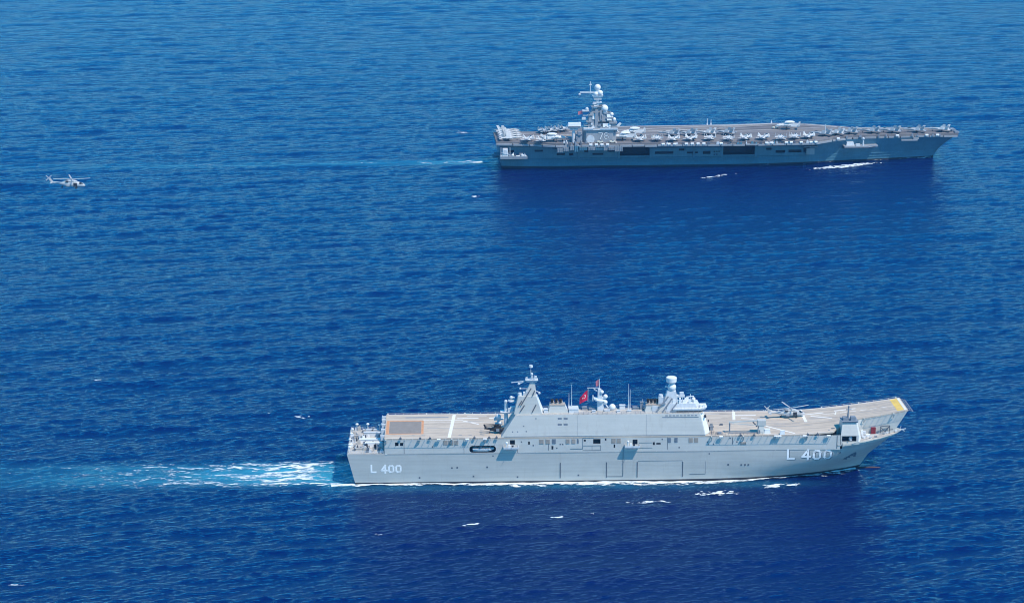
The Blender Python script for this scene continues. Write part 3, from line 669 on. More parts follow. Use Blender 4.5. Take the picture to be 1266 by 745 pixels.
# aft end of the island: satellite dome post, small platforms
mb = MB(); mb.cyl((65.5, -9, 22), (65.5, -9, 29), .8); mb.frus([(64.0, -10.5), (67, -10.5), (67, -7.5), (64, -7.5)], 28.4, [(63.2, -11), (67.6, -11), (67.6, -7), (63.2, -7)], 29)
mb.cyl((65.4, -9.2, 29), (65.4, -9.2, 32.8), .75, .6); mb.ball((65.4, -9.2, 33.2), .75); mb.box(66.2, 68.4, -10.4, -9.2, 29.1, 30.6); mb.box(67.2, 69.4, -10, -8.5, 30.6, 31.1); mb.obj('gun_director', 'light', A)
mb = MB(); mb.bar((69, -10, 33.8), (67.0, -10, 33.8), .8); mb.cyl((67.4, -10, 33.6), (67.4, -10, 34.2), 1.3, 1.1); mb.ball((67.6, -10, 35.1), .75); mb.bar((69, -10, 35.2), (68, -10, 35.2), .8, .4); mb.obj('antenna_platform', 'light', A)
mb = MB(); mb.ball((62.4, -7.6, 28.6 - 2.4), 1.15); mb.cyl((62.4, -7.6, 23), (62.4, -7.6, 25.5), .6); mb.box(61, 64, -8.4, -6.4, 23.0, 23.5); mb.ball((63.0, -9.3, 24.0), .7); mb.bar((61.0, -7.2, 25), (64.5, -7.2, 25), .5); mb.box(60.6, 63.4, -7, -5.6, 24.4, 25.6)
mb.box(62.9, 63.6, -9.6, -8.4, 20.05, 23.2); mb.bar((62.4, -7.6, 20.0), (62.4, -7.6, 23), .6); mb.obj('satellite_dome', 'light', A)
# funnels
def funnel(xa, xb, ztop, npipe, name='funnel'):
    mb = MB(); mb.frus([(xa - 1.3, -12.6), (xb + 1.8, -12.6), (xb + 1.8, -8), (xa - 1.3, -8)], 29.1, [(xa - .4, -12.0), (xb + .4, -12.0), (xb + .4, -8.6), (xa - .4, -8.6)], ztop)
    f = mb.obj(name, 'upper', A)
    mb = MB(); mb.slab([(xb + 1.85, -12.5, 29.2), (xb + 1.85, -8.1, 29.2), (xb + .45, -8.7, ztop), (xb + .45, -11.9, ztop)], .1); mb.obj('sunlit_face_paint', 'white', f)  # white sheet painting sunlight on the funnel's forward face
    for i in range(npipe):
        x = xa + (xb - xa) * (i + .5) / npipe
        mb = MB(); mb.m = 1; mb.cyl((x, -10.3, ztop - .2), (x - .25, -10.3, ztop + 1.5), .62, .6); mb.m = 0; mb.cyl((x - .24, -10.3, ztop + .75), (x - .42, -10.3, ztop + 2.1), .66, .64)
        mb.obj('exhaust_pipe', ['black', 'tan'], f)
    mb = MB(); mb.box(xa - .6, xb + .6, -12.15, -8.5, ztop - .25, ztop + .15); mb.obj('funnel_cap', 'tan', f)
    return f
funnel(83.8, 89.0, 32.3, 3); funnel(123.2, 128.8, 32.0, 4)
# mid mast with gaff, domes
mb = MB(); mb.taper((102.8, 105.6, -10.2, -7.8), 29.1, (103.0, 104.4, -9.6, -8.4), 38.2); mb.cyl((103.6, -9, 38), (103.5, -9, 42.4), .22, .12); mm_ = mb.obj('mast', 'light', A)
mb = MB(); mb.bar((103.6, -9, 38.6), (98.6, -9, 38.6), .26); mb.bar((103.4, -9, 36.9), (101.0, -9, 38.5), .22); mb.bar((103.4, -9, 36.6), (101.5, -9, 37.8), .15); mb.obj('gaff', 'light', mm_)
mb = MB(); mb.cyl((104.0, -9, 33.2), (104.0, -9, 33.8), 2.2, 2.2, 10); mb.box(101.4, 103, -10, -8.4, 33.8, 34.5); mb.ball((106.1, -9.4, 35.0), .95); mb.ball((106.1, -9.4, 32.6), .9); mb.bar((104, -9.4, 34.4), (106, -9.4, 34.6), .7); mb.bar((104, -9.4, 32.6), (106, -9.4, 31.8), .5)
mb.ball((104.6, -9.6, 37.0), .8); mb.cyl((101.0, -9, 33.0), (101.0, -9, 35.4), .25); mb.bar((105.2, -9, 33), (108.0, -9, 29.2), .45); mb.obj('radar_dome', 'white', mm_)
mb = MB(); mb.ball((109.0, -9.2, 30.4), 1.35, 16, 10); mb.cyl((109, -9.2, 29.1), (109, -9.2, 30), .8); mb.obj('satellite_dome', 'white', A)
for x0, x1, y0, y1, h, mt in [(96.6, 98.6, -9, -7, 1.1, 'mid'), (99.4, 101.8, -9.6, -7, .9, 'mid'), (112.0, 114.4, -8.6, -7, 1.7, 'light'), (105.6, 108, -11.6, -10.4, .7, 'light'), (91.0, 95.0, -12.8, -8, 1.6, 'light'), (117.5, 120, -9, -7.2, .9, 'mid'), (120.4, 121.8, -9, -7.5, 3.0, 'mid'), (80.8, 82.6, -12.5, -10.5, 1.5, 'light'),
                              (114.8, 116.6, -12, -11, .6, 'light'), (100.5, 102, -12.4, -11.4, .8, 'light'), (110.6, 112, -12.6, -11.2, .7, 'light'), (88, 90, -8.3, -7, 1.4, 'mid')]:
    mb = MB(); mb.taper((x0, x1, y0, y1), 29.1, (x0 + .12, x1 - .12, y0 + .12, y1 - .12), 29.1 + h); mb.box(x0 - .05, x1 + .05, y0 - .05, y1 + .05, 29.1 + h, 29.2 + h); mb.obj('roof_locker', mt, A)
for x, y, z0, z1 in [(92.3, -9, 29.1, 40.2), (91.2, -9, 29.1, 36.5), (115.6, -9, 29.1, 40.2), (116.3, -8.2, 29.1, 37.6), (121.6, -7, 29.1, 33)]:
    mb = MB(); mb.cyl((x, y, z0), (x, y, z0 + 2.5), .22, .18, 8); mb.cyl((x, y, z0 + 2.5), (x, y, z1), .15, .07, 8); mb.obj('whip_antenna', 'light', A)
def rail(x0, y0, x1, y1, z, n, name='railing', mat='mid', h=1.05, par=None):
    mb = MB()
    for i in range(n + 1):
        s_ = i / n; mb.bar((x0 + (x1 - x0) * s_, y0 + (y1 - y0) * s_, z), (x0 + (x1 - x0) * s_, y0 + (y1 - y0) * s_, z + h), .09)
    for k in (.5, 1): mb.bar((x0, y0, z + h * k), (x1, y1, z + h * k), .07)
    return mb.obj(name, mat, par or A)
rail(69.5, -6.4, 145.5, -6.4, 29.1, 38); rail(93, -14.4, 122, -14.4, 29.1, 15); rail(125, -14.4, 143.8, -14.4, 29.1, 9)
# bridge and forward mast
mb = MB()
mb.frus([(130.5, -12.8), (144.2, -12.8), (145.8, -11), (145.8, -7), (130.5, -7)], 29.1, [(131.5, -12.4), (142.6, -12.4), (144.0, -10.8), (144.0, -7.2), (131.5, -7.2)], 32.6)
brg = mb.obj('bridge', 'light', A)
mb = MB(); mb.frus([(133.5, -13.6), (144.9, -13.6), (147.0, -11.4), (147.0, -6.4), (133.5, -6.4)], 29.9, [(133.5, -13.9), (145.2, -13.9), (147.6, -11.4), (147.6, -6.2), (133.5, -6.2)], 30.7); mb.obj('bridge_wing', 'white', brg)
mb = MB(); mb.frus([(135, -12.95), (144.0, -12.95), (145.9, -11.2), (145.9, -7.2), (135, -7.2)], 29.2, [(135, -12.95), (143.9, -12.95), (145.8, -11.2), (145.8, -7.2), (135, -7.2)], 29.88); mb.obj('bridge_window', 'glass', brg)
rail(134, -13.8, 145.2, -13.8, 30.7, 8, mat='light', par=brg); rail(145.3, -13.8, 147.5, -11.4, 30.7, 2, mat='light', par=brg)
mb = MB()
for x, y, z, sx, sz in [(134, -11.6, 32.6, 1.4, 1.6), (136.4, -11.8, 32.6, 1.0, 2.2), (138.2, -11.4, 32.6, 1.6, 1.0), (140.4, -11.6, 32.6, 1.0, 1.5), (142.4, -11, 32.6, .8, .9), (144.8, -11.8, 30.7, .8, 1.3), (146.4, -10.5, 30.7, .8, 1.1), (139.4, -9, 32.6, 2.2, 1.4)]:
    mb.taper((x - sx / 2, x + sx / 2, y - .6, y + .6), z, (x - sx * .35, x + sx * .35, y - .45, y + .45), z + sz)
mb.ball((142.2, -9.4, 33.6), .8); mb.cyl((137.6, -10.4, 32.6), (137.6, -10.4, 35.2), .18); mb.cyl((141, -8.4, 32.6), (141, -8.4, 35.4), .12); mb.bar((139.2, -9.2, 34.4), (142.4, -8.6, 34.6), .3); mb.obj('deck_equipment', 'white', brg)
mb = MB(); mb.taper((128.6, 136.2, -12.4, -8.4), 29.1, (131.2, 134.6, -11.4, -9), 37.6); fmast = mb.obj('mast', 'light', A)
mb = MB(); mb.slab([(136.25, -12.3, 29.3), (136.25, -8.5, 29.3), (134.7, -9.1, 37.5), (134.7, -11.3, 37.5)], .1); mb.obj('sunlit_face_paint', 'white', fmast)  # sunlit side of the forward mast painted on in white
mb = MB()
for p, q in [((126.6, 29.4), (131.6, 35.6)), ((129.4, 29.6), (133.2, 34.8)), ((132.6, 29.6), (135.2, 33.0)), ((128.0, 32.6), (130.4, 32.6))]: mb.bar((p[0], -13.2, p[1]), (q[0], -12.2, q[1]), .42)
mb.obj('brace', 'mid', fmast)
mb = MB(); mb.box(127.6, 129.6, -12, -10, 29.1, 35.2); mb.cyl((128.6, -11, 35.2), (128.6, -11, 36.1), 1.0, .9); mb.obj('sensor_box', 'light', fmast)
mb = MB(); mb.box(134.6, 138.4, -11.4, -9.2, 35.0, 35.6); mb.box(136.4, 138.0, -11, -9.6, 35.5, 36.8); mb.obj('sensor_box', 'light', fmast)
mb = MB(); mb.box(125.0, 127.4, -12.6, -11.4, 29.1, 31.6); mb.obj('sensor_box', 'light', fmast)
mb = MB(); mb.loft([(-.1, 0, 0, .1, .1)], 4) if False else None
mb = MB(); mb.cyl((133, -10.2, 37.6), (133, -10.2, 38.2), 1.0); mb.ball((133.1, -10.2, 39.0), 1.75, 16, 10); mb.obj('radar_dome', 'white', fmast)
mb = MB(); mb.cyl((133, -10.2, 40.4), (133, -10.2, 41.3), .6); mb.cyl((132.9, -10.2, 41.1), (132.9, -10.2, 41.4), 1.9, 2.1, 18); mb.cyl((132.9, -10.2, 41.4), (132.9, -10.2, 43.1), 2.1, 2.15, 18); mb.cyl((132.9, -10.2, 43.1), (132.9, -10.2, 43.3), 2.15, 1.9, 18); mb.obj('search_radar', 'white', fmast)
mb = MB(); mb.box(130.4, 131.2, -10.4, -9.9, 38.9, 39.6); mb.bar((130.6, -10.2, 39.2), (132, -10.2, 39.2), .3); mb.obj('yardarm', 'light', fmast)
# ---- forward starboard gun house
mb = MB(); gy = [(202.2, -15.9), (209.8, -15.9), (211.6, -11.0), (211.6, -8), (202.2, -8)]
mb.frus(gy, 15.5, [(202.2, -15.95), (209.9, -15.95), (211.7, -11), (211.7, -8), (202.2, -8)], 16.6)
mb.wall(202.2, 209.5, 16.6, 19.4, -15.9, [(202.7, 208.6, 16.9, 19.1, 2.6)], 2.6, 1)
mb.add([(202.2, -15.9, 19.4), (209.5, -15.9, 19.4), (208.6, -14.2, 24.4), (203.0, -14.2, 24.4)], [[0, 1, 2, 3]])
mb.add([(202.2, -15.9, 16.6), (202.2, -15.9, 19.4), (203.0, -14.2, 24.4), (203.0, -8.4, 24.4), (202.2, -8, 16.6)], [[0, 1, 2, 3, 4][::-1]])
mb.add([(203.0, -14.2, 24.4), (208.6, -14.2, 24.4), (209.4, -10.8, 24.4), (209.4, -8.4, 24.4), (203.0, -8.4, 24.4)], [[0, 1, 2, 3, 4]])
gh = mb.obj('gun_house', ['upper', 'dark'], A)
mb = MB()
mb.add([(209.5, -15.9, 16.6), (211.6, -11, 16.6), (209.45, -10.8, 24.4), (208.6, -14.2, 24.4), (209.5, -15.9, 19.4)], [[0, 1, 2, 3, 4]])
mb.add([(211.6, -11, 16.6), (211.6, -8, 16.6), (209.4, -8.4, 24.4), (209.45, -10.8, 24.4)], [[0, 1, 2, 3]]); mb.add([(211.6, -8, 16.6), (202.2, -8, 16.6), (203, -8.4, 24.4), (209.4, -8.4, 24.4)], [[0, 1, 2, 3]])
mb.obj('sunlit_face_paint', 'white', gh)  # gun house walls painted white to stand for sun from the bow
mb = MB(); mb.frus([(203.0, -14.6), (209, -14.6), (209, -9.4), (203, -9.4)], 24.4, [(202.6, -15), (209.4, -15), (209.4, -9), (202.6, -9)], 25.0); mb.box(203.4, 205.2, -13.4, -11, 25, 26.1); mb.box(206.4, 208.4, -13.8, -12, 25, 26.6); mb.obj('gun_house_roof', 'mid', gh)
mb = MB(); mb.cyl((205.4, -12.4, 25), (205.6, -12.4, 30.6), .42, .25); mb.bar((204.6, -12.4, 29.4), (206.8, -12.4, 29.4), .3); mb.ball((205.6, -12.4, 30.7), .4, 8, 5); mb.obj('pole_mast', 'mid', gh)
mb = MB(); mb.ball((206.4, -14.6, 17.8), .8, 10, 6); mb.cyl((206.4, -14.6, 16.9), (206.4, -14.6, 17.4), .7); mb.bar((206.2, -14.8, 18.0), (205.6, -17.6, 18.4), .25); mb.obj('deck_gun', 'light', gh)
# foredeck gear
mb = MB(); mb.box(217.4, 219.3, -2.6, -1.7, 15.5, 18.2); mb.obj('open_door', 'red_door', A, label='dark red screen standing against the ramp wall')
for x, y, s_, h, mt in [(213.4, -8.0, 1.2, 1.0, 'light'), (215.2, -6.4, 1.5, 1.3, 'white'), (213.6, -5.2, 1.6, 2.2, 'light'), (216.2, -8.0, .8, .7, 'light'), (218.6, -6.4, .9, .5, 'mid'), (222.6, -2.9, 1.0, .8, 'mid'), (224.2, -2.2, .8, .9, 'light'), (226.6, .6, .8, .8, 'mid'), (212.6, -7, .8, 3.2, 'white')]:
    mb = MB(); mb.cyl((x, y, 15.45), (x, y, 15.45 + h * .6), s_ * .5, s_ * .45, 10); mb.box(x - s_ * .6, x + s_ * .6, y - s_ * .35, y + s_ * .35, 15.45 + h * .5, 15.45 + h); mb.obj('windlass', mt, A)
mb = MB()
for a, b_ in [((221.2, -2.8, 15.5), (221.2, -2.8, 18.8)), ((225.2, -1.9, 15.5), (225.2, -1.9, 18.8)), ((221.2, -2.8, 18.8), (225.2, -1.9, 18.8)), ((221.2, -2.8, 18.6), (223.2, -2.3, 16.4)), ((225.2, -1.9, 18.6), (223.2, -2.3, 16.4)), ((225.4, -2.3, 17.2), (226.6, -2.0, 17.2))]: mb.bar(a, b_, .28)
mb.obj('boat_davit', 'line', A)
mb = MB(); mb.cyl((229.6, 0, 15.5), (230.4, 0, 18.0), .14, .1); mb.box(227.8, 228.8, -.8, .6, 15.5, 16.4); mb.bar((229, -1.0, 16.6), (232.4, -.4, 17.0), .25); mb.bar((231.0, .4, 16.5), (232.0, .2, 15.6), .3); mb.obj('jackstaff', 'light', A)
rail(212, -11.0, 221, -6.8, 16.5, 6, mat='light', h=.8); rail(221, -6.8, 229, -2.6, 16.5, 5, mat='light', h=.8)
# ---- deck crane, folded along the deck
mb = MB(); mb.taper((168.4, 171.2, -14.4, -11.4), 20.0, (168.9, 170.7, -13.6, -11.8), 24.6); mb.box(168.2, 171.6, -14, -11.2, 23.2, 25.4); mb.box(170.4, 172.6, -13.8, -12.0, 20.02, 21.6); cr_ = mb.obj('deck_crane', 'upper', A)
mb = MB(); mb.bar((169.6, -12.6, 25.2), (156.6, -12.6, 24.5), .5, .5); mb.bar((168.6, -13.6, 23.4), (157.6, -13.4, 24.3), .25); mb.obj('crane_boom', 'upper', cr_)
mb = MB(); mb.bar((156.9, -13.4, 20.0), (156.9, -13.4, 24.2), .3); mb.bar((156.9, -11.8, 20.0), (156.9, -11.8, 24.2), .3); mb.bar((156.9, -13.6, 24.1), (156.9, -11.6, 24.1), .3); mb.bar((156.9, -13.4, 20.2), (168.6, -13.4, 20.2), .3, .3); mb.obj('boom_rest', 'mid', cr_)
mb = MB(); mb.bar((169.0, -14.4, 20.4), (168.6, -12.2, 25.2), .5); mb.cyl((168.2, -12.6, 22.5), (166.4, -12.6, 24.6), .25); mb.obj('hydraulic_ram', 'line', cr_)
rail(156, -15.6, 170, -15.6, 20, 9, mat='mid'); rail(149.4, -15.6, 155, -15.6, 20, 4, mat='line'); rail(149.2, -12.6, 149.2, -15.4, 20, 3, mat='line', h=1.4); rail(149.5, -12.6, 152, -14.9, 20, 3, mat='line', h=.9)
for x, y, s_, h, mt in [(149.8, -9, .9, 1.5, 'mid'), (150.6, -5.4, .7, .6, 'line'), (154.8, -2.6, .7, .5, 'line'), (150.6, -3.2, .6, .8, 'mid'), (152.6, -14.2, .9, .8, 'mid'), (172.2, -13.8, 1.3, 1.8, 'white'), (178.2, -15.3, 1.0, 1.5, 'white'), (198.6, -13.4, 1.3, .9, 'mid'), (199.6, -12.0, .8, 1.2, 'line')]:
    mb = MB(); mb.taper((x - s_, x + s_, y - s_ * .6, y + s_ * .6), 20.0, (x - s_ * .8, x + s_ * .8, y - s_ * .45, y + s_ * .45), 20 + h); mb.box(x - s_ * .9, x + s_ * .9, y - s_ * .5, y + s_ * .5, 20 + h, 20.1 + h); mb.obj('deck_locker', mt, A)
# life-raft canisters along the deck edge
for x in (37.2, 48.8, 152.2, 174.6, 186.4, 196.2, 176.0, 56.0):
    mb = MB(); mb.smooth = True; mb.cyl((x, -16.9, 19.7), (x + 1.5, -16.9, 19.7), .42, .42, 10); mb.smooth = False; mb.box(x + .3, x + .45, -17.4, -16.0, 19.1, 19.35); mb.box(x + 1.05, x + 1.2, -17.4, -16.0, 19.1, 19.35); mb.obj('life_raft', 'white', A)
for x in (22, 30, 34, 52, 58, 61, 160.5, 166, 188, 192):
    mb = MB(); mb.box(x, x + .9, -16.9, -16.3, 19.85, 20.5); mb.bar((x + .4, -16.6, 20.4), (x + .4, -16.6, 21.1), .2); mb.obj('deck_edge_fitting', 'line', A)
# ---- mooring deck at the stern: long white storage cases, winches, bollards
for (x0, x1, y, w, h, mt) in [(7.5, 15, -6.6, 1.8, 1.7, 'white'), (5.0, 14, -1.8, 2.0, 1.7, 'white'), (6.5, 15, 7.2, 1.8, 1.6, 'light'), (6, 12.5, 11.6, 1.6, 1.3, 'light'), (2.6, 6.4, 4.2, 1.4, 1.2, 'moor'), (3.0, 7.8, -11.4, 1.2, .9, 'moor')]:
    mb = MB(); mb.taper((x0, x1, y - w / 2, y + w / 2), 13.55, (x0 + .2, x1 - .2, y - w / 2 + .2, y + w / 2 - .2), 13.55 + h); mb.box(x0 + .1, x1 - .1, y - w / 2 + .05, y + w / 2 - .05, 13.55 + h, 13.65 + h); mb.obj('storage_case', mt, A)
for i in range(26):
    x = random.uniform(1.8, 15); y = random.uniform(-15, 15); r = random.uniform(.3, .75); h = random.uniform(.7, 1.6)
    mb = MB()
    if i % 3 == 0: mb.cyl((x, y - .6, 14.2), (x, y + .6, 14.2), r, r, 10); mb.box(x - .2, x + .2, y - .9, y + .9, 13.55, 14.0); mb.obj('mooring_winch', ['mid', 'moor', 'line'][i % 9 // 3], A)
    elif i % 3 == 1: mb.cyl((x - .5, y, 13.55), (x - .5, y, 13.55 + h), .3, .3, 8); mb.cyl((x + .5, y, 13.55), (x + .5, y, 13.55 + h), .3, .3, 8); mb.box(x - .9, x + .9, y - .4, y + .4, 13.55, 13.8); mb.obj('bollard', 'line' if i % 2 else 'light', A)
    else: mb.taper((x - r, x + r, y - r, y + r), 13.55, (x - r * .8, x + r * .8, y - r * .8, y + r * .8), 13.55 + h); mb.cyl((x, y, 13.55 + h), (x, y, 14 + h), .2); mb.obj('vent_head', ['white', 'mid', 'light'][i % 3], A)
rm = random.Random(21)
for i in range(44):
    x = rm.uniform(1.6, 15.2); y = rm.uniform(-15.2, 15.2); w = rm.uniform(.25, .8); h = rm.uniform(.5, 2.2)
    mb = MB(); mb.taper((x - w, x + w, y - w * .7, y + w * .7), 13.55, (x - w * .8, x + w * .8, y - w * .5, y + w * .5), 13.55 + h); mb.bar((x, y, 13.55 + h), (x + rm.uniform(-.8, .8), y + rm.uniform(-.8, .8), 14.2 + h), .18)
    mb.obj('mooring_gear', rm.choice(['line', 'dark', 'light', 'white', 'mid', 'moor']), A)
for (x0, y0, x1, y1) in [(1.0, -15.6, 1.0, 15.6), (1, -15.7, 15.5, -15.7), (1, 15.7, 15.5, 15.7)]: rail(x0, y0, x1, y1, 13.55, 12, mat='light', h=1.2)
for x, y, h in [(1.6, -13.5, 2.2), (1.5, -9, 1.8), (1.4, -3, 2.0), (1.6, 4, 2.1), (1.8, 10, 2.1), (3.5, 14.8, 2.6), (8, 14.9, 2.6), (13, 14.8, 2.2)]:
    mb = MB(); mb.cyl((x, y, 13.55), (x, y, 13.55 + h), .16, .12, 8); mb.ball((x, y, 13.6 + h), .6, 8, 5, (1.2, 1, .8)); mb.obj('stern_lamp', 'white', A)
mb = MB(); mb.wall(-15.6, 15.6, 13.6, 19.4, 0, [(-13.5, -9, 13.8, 17.5), (-6.5, -1, 13.8, 18), (1.5, 6.5, 13.8, 17.5), (9, 13, 13.8, 17.5)], 2.0, 1)
mb.v = [(15.85 + (y), x, z) for (x, y, z) in mb.v]; mb.f = [f[::-1] for f in mb.f]; mb.obj('stern_wall', ['upper', 'dark'], A)
mb = MB()
for y in (-12, -4, 3, 9, 13): mb.box(14.3, 15.9, y, y + 1.2, 17.8, 19.9); mb.bar((14.2, y, 19.6), (14.2, y + 3, 19.6), .15)
mb.obj('stern_walkway', 'light', A)

# ---- loose things on the near ship
def at_ship(F, o, x, y, z, rz=0): o.location = F.w(x, y, z); o.rotation_euler = (0, 0, F.yaw + rz); return o
fl = thing('flag', 'red flag with white crescent and star flying from the gaff of the near ship', 'flag'); at_ship(FA, fl, 99.0, -9, 38.0)
mb = MB(); nu, nv = 16, 10; vs = []
def flagp(u, v):
    x = -0.1 - u * 3.2 - 0.15 * v; z = -0.3 - v * 4.4 - (u ** 1.3) * 3.3; return (x, 0.35 * sin(u * 7 + v * 2) * u + .15 * sin(v * 5), z)
for i in range(nu + 1):
    for j in range(nv + 1): vs.append(flagp(i / nu, j / nv * (1 - .35 * i / nu)))
fs = [[i * (nv + 1) + j, (i + 1) * (nv + 1) + j, (i + 1) * (nv + 1) + j + 1, i * (nv + 1) + j + 1] for i in range(nu) for j in range(nv)]
mb.smooth = True; mb.add(vs, fs); cloth = mb.obj('flag_cloth', 'red', fl)
mb = MB(); mb.bar((0, 0, .2), (0, 0, -5.2), .14); mb.obj('hoist_band', 'white', fl)
def onflag(pts, off):
    out = []
    for (u, v) in pts: p = flagp(u, v * (1 - .35 * u)); out.append((p[0], p[1] + off, p[2]))
    return out
for off in (-.08, .08):
    mb = MB(); k = 14; o_, i_ = [], []
    for q in range(k + 1):
        a = radians(40) + (2 * pi - radians(80)) * q / k; o_.append((.38 + .13 * cos(a), .5 + .19 * sin(a))); i_.append((.41 + .10 * cos(a * .97 + .1), .5 + .145 * sin(a * .97 + .1)))
    pts = onflag(o_, off) + onflag(i_, off); mb.add(pts, [[q, q + 1, k + 2 + q, k + 1 + q] for q in range(k)]); mb.obj('crescent', 'white', cloth)
    mb = MB(); sp = [(.6 + (.10 if q % 2 == 0 else .04) * cos(pi / 5 * q + pi), .5 + (.14 if q % 2 == 0 else .055) * sin(pi / 5 * q + pi)) for q in range(10)]
    mb.add(onflag([(.6, .5)] + sp, off), [[0, 1 + q, 1 + (q + 1) % 10] for q in range(10)]); mb.obj('star', 'white', cloth)
sf = thing('pennant', 'small faded red flag at the top of the middle mast of the near ship', 'flag'); at_ship(FA, sf, 103.5, -9, 42.2)
mb = MB(); mb.add([(0, 0, 0), (0, 0, -2.6), (-.7, .15, -2.9), (-1.3, 0, -3.0), (-1.4, 0, -.9), (-.7, .12, -.3)], [[0, 1, 2, 5], [5, 2, 3, 4]]); mb.obj('flag_cloth', 'pinkflag', sf)
# boat in the side recess
bt = thing('rescue_boat', 'pale grey rescue boat stowed in the dark opening in the near ship side', 'boat'); at_ship(FA, bt, 56, -14.4, 14.1)
mb = MB(); mb.loft([(-4.2, 0, .35, .9, .6), (-2, 0, .3, 1.1, .65), (1.5, 0, .3, 1.1, .65), (3.2, 0, .42, .75, .5), (4.3, 0, .65, .15, .2)], 12, 2.6); mb.obj('boat_hull', 'boat', bt)
mb = MB()
for s_ in (-1, 1): mb.cyl((-4.3, s_ * .95, .85), (2.2, s_ * .95, .85), .28, .28, 10); mb.cyl((2.2, s_ * .95, .85), (4.4, s_ * .1, 1.0), .28, .24, 10)
mb.obj('boat_tube', 'white', bt)
mb = MB(); mb.box(-1.5, -.3, -.5, .5, .8, 1.9); mb.bar((-2.6, -.6, .9), (-2.6, -.6, 2.0), .12); mb.bar((-2.6, .6, .9), (-2.6, .6, 2.0), .12); mb.bar((-2.6, -.6, 2), (-2.6, .6, 2), .12); mb.obj('console', 'mid', bt)
mb = MB()
for x in (-3, 3): mb.bar((x, .3, 2.6), (x, -.6, 2.6), .3); mb.bar((x, -.5, 2.6), (x, -.3, .9), .12); mb.bar((x, 1.2, -.5), (x, .6, 2.6), .35)
mb.obj('davit', 'mid', bt)
# dark tilted-up machine by the aft end of the island
dk = thing('stowed_helicopter', 'dark blue-black helicopter parked with folded blades behind the island', 'helicopter'); at_ship(FA, dk, 62.0, -10.2, 20.0, 0)
mb = MB(); mb.loft([(-5.5, 0, 2.0, .15, .2), (-3.5, 0, 1.9, .3, .4), (-1.5, 0, 1.7, .9, .9), (.8, 0, 1.65, 1.2, 1.1), (2.4, 0, 1.5, 1.15, 1.0), (3.2, 0, 1.3, .7, .7), (3.6, 0, 1.2, .2, .25)], 12); mb.box(-1.6, 1.4, -.6, .6, 2.5, 3.3); mb.obj('fuselage', 'black', dk)
mb = MB(); mb.loft([(1.3, 0, 2.0, 1.12, .75), (2.3, 0, 1.85, 1.05, .72), (3.1, 0, 1.55, .66, .5)], 12); mb.obj('cockpit_window', 'glass', dk)
mb = MB()
for s_, e in ((-1, -2.6), (-.4, -1.0), (.4, .8), (1, 2.6)): mb.bar((0.2, s_ * .3, 3.6), (-5.6, e, 3.3), .3, .1)
mb.cyl((.2, 0, 3.2), (.2, 0, 3.8), .4); mb.obj('rotor_blade', 'black', dk)
mb = MB(); mb.slab([(-5.0, 0, 2), (-4.3, 0, 2), (-5.2, 0, 3.8), (-5.9, 0, 3.8)], .15); mb.obj('tail_fin', 'black', dk)
mb = MB(); 
for y in (-1.2, 1.2): mb.cyl((1.2, y - .15, .35), (1.2, y + .15, .35), .35); mb.bar((1.2, y, .4), (1.2, y * .7, 1.2), .2)
mb.cyl((-3.2, -.1, .3), (-3.2, .1, .3), .3); mb.bar((-3.2, 0, .3), (-3.0, 0, 1.7), .2); mb.obj('landing_gear', 'rubber', dk)
mb = MB(); mb.box(-.6, .7, -1.26, -1.14, 1.1, 2.3); mb.obj('cabin_door', 'mid', dk)

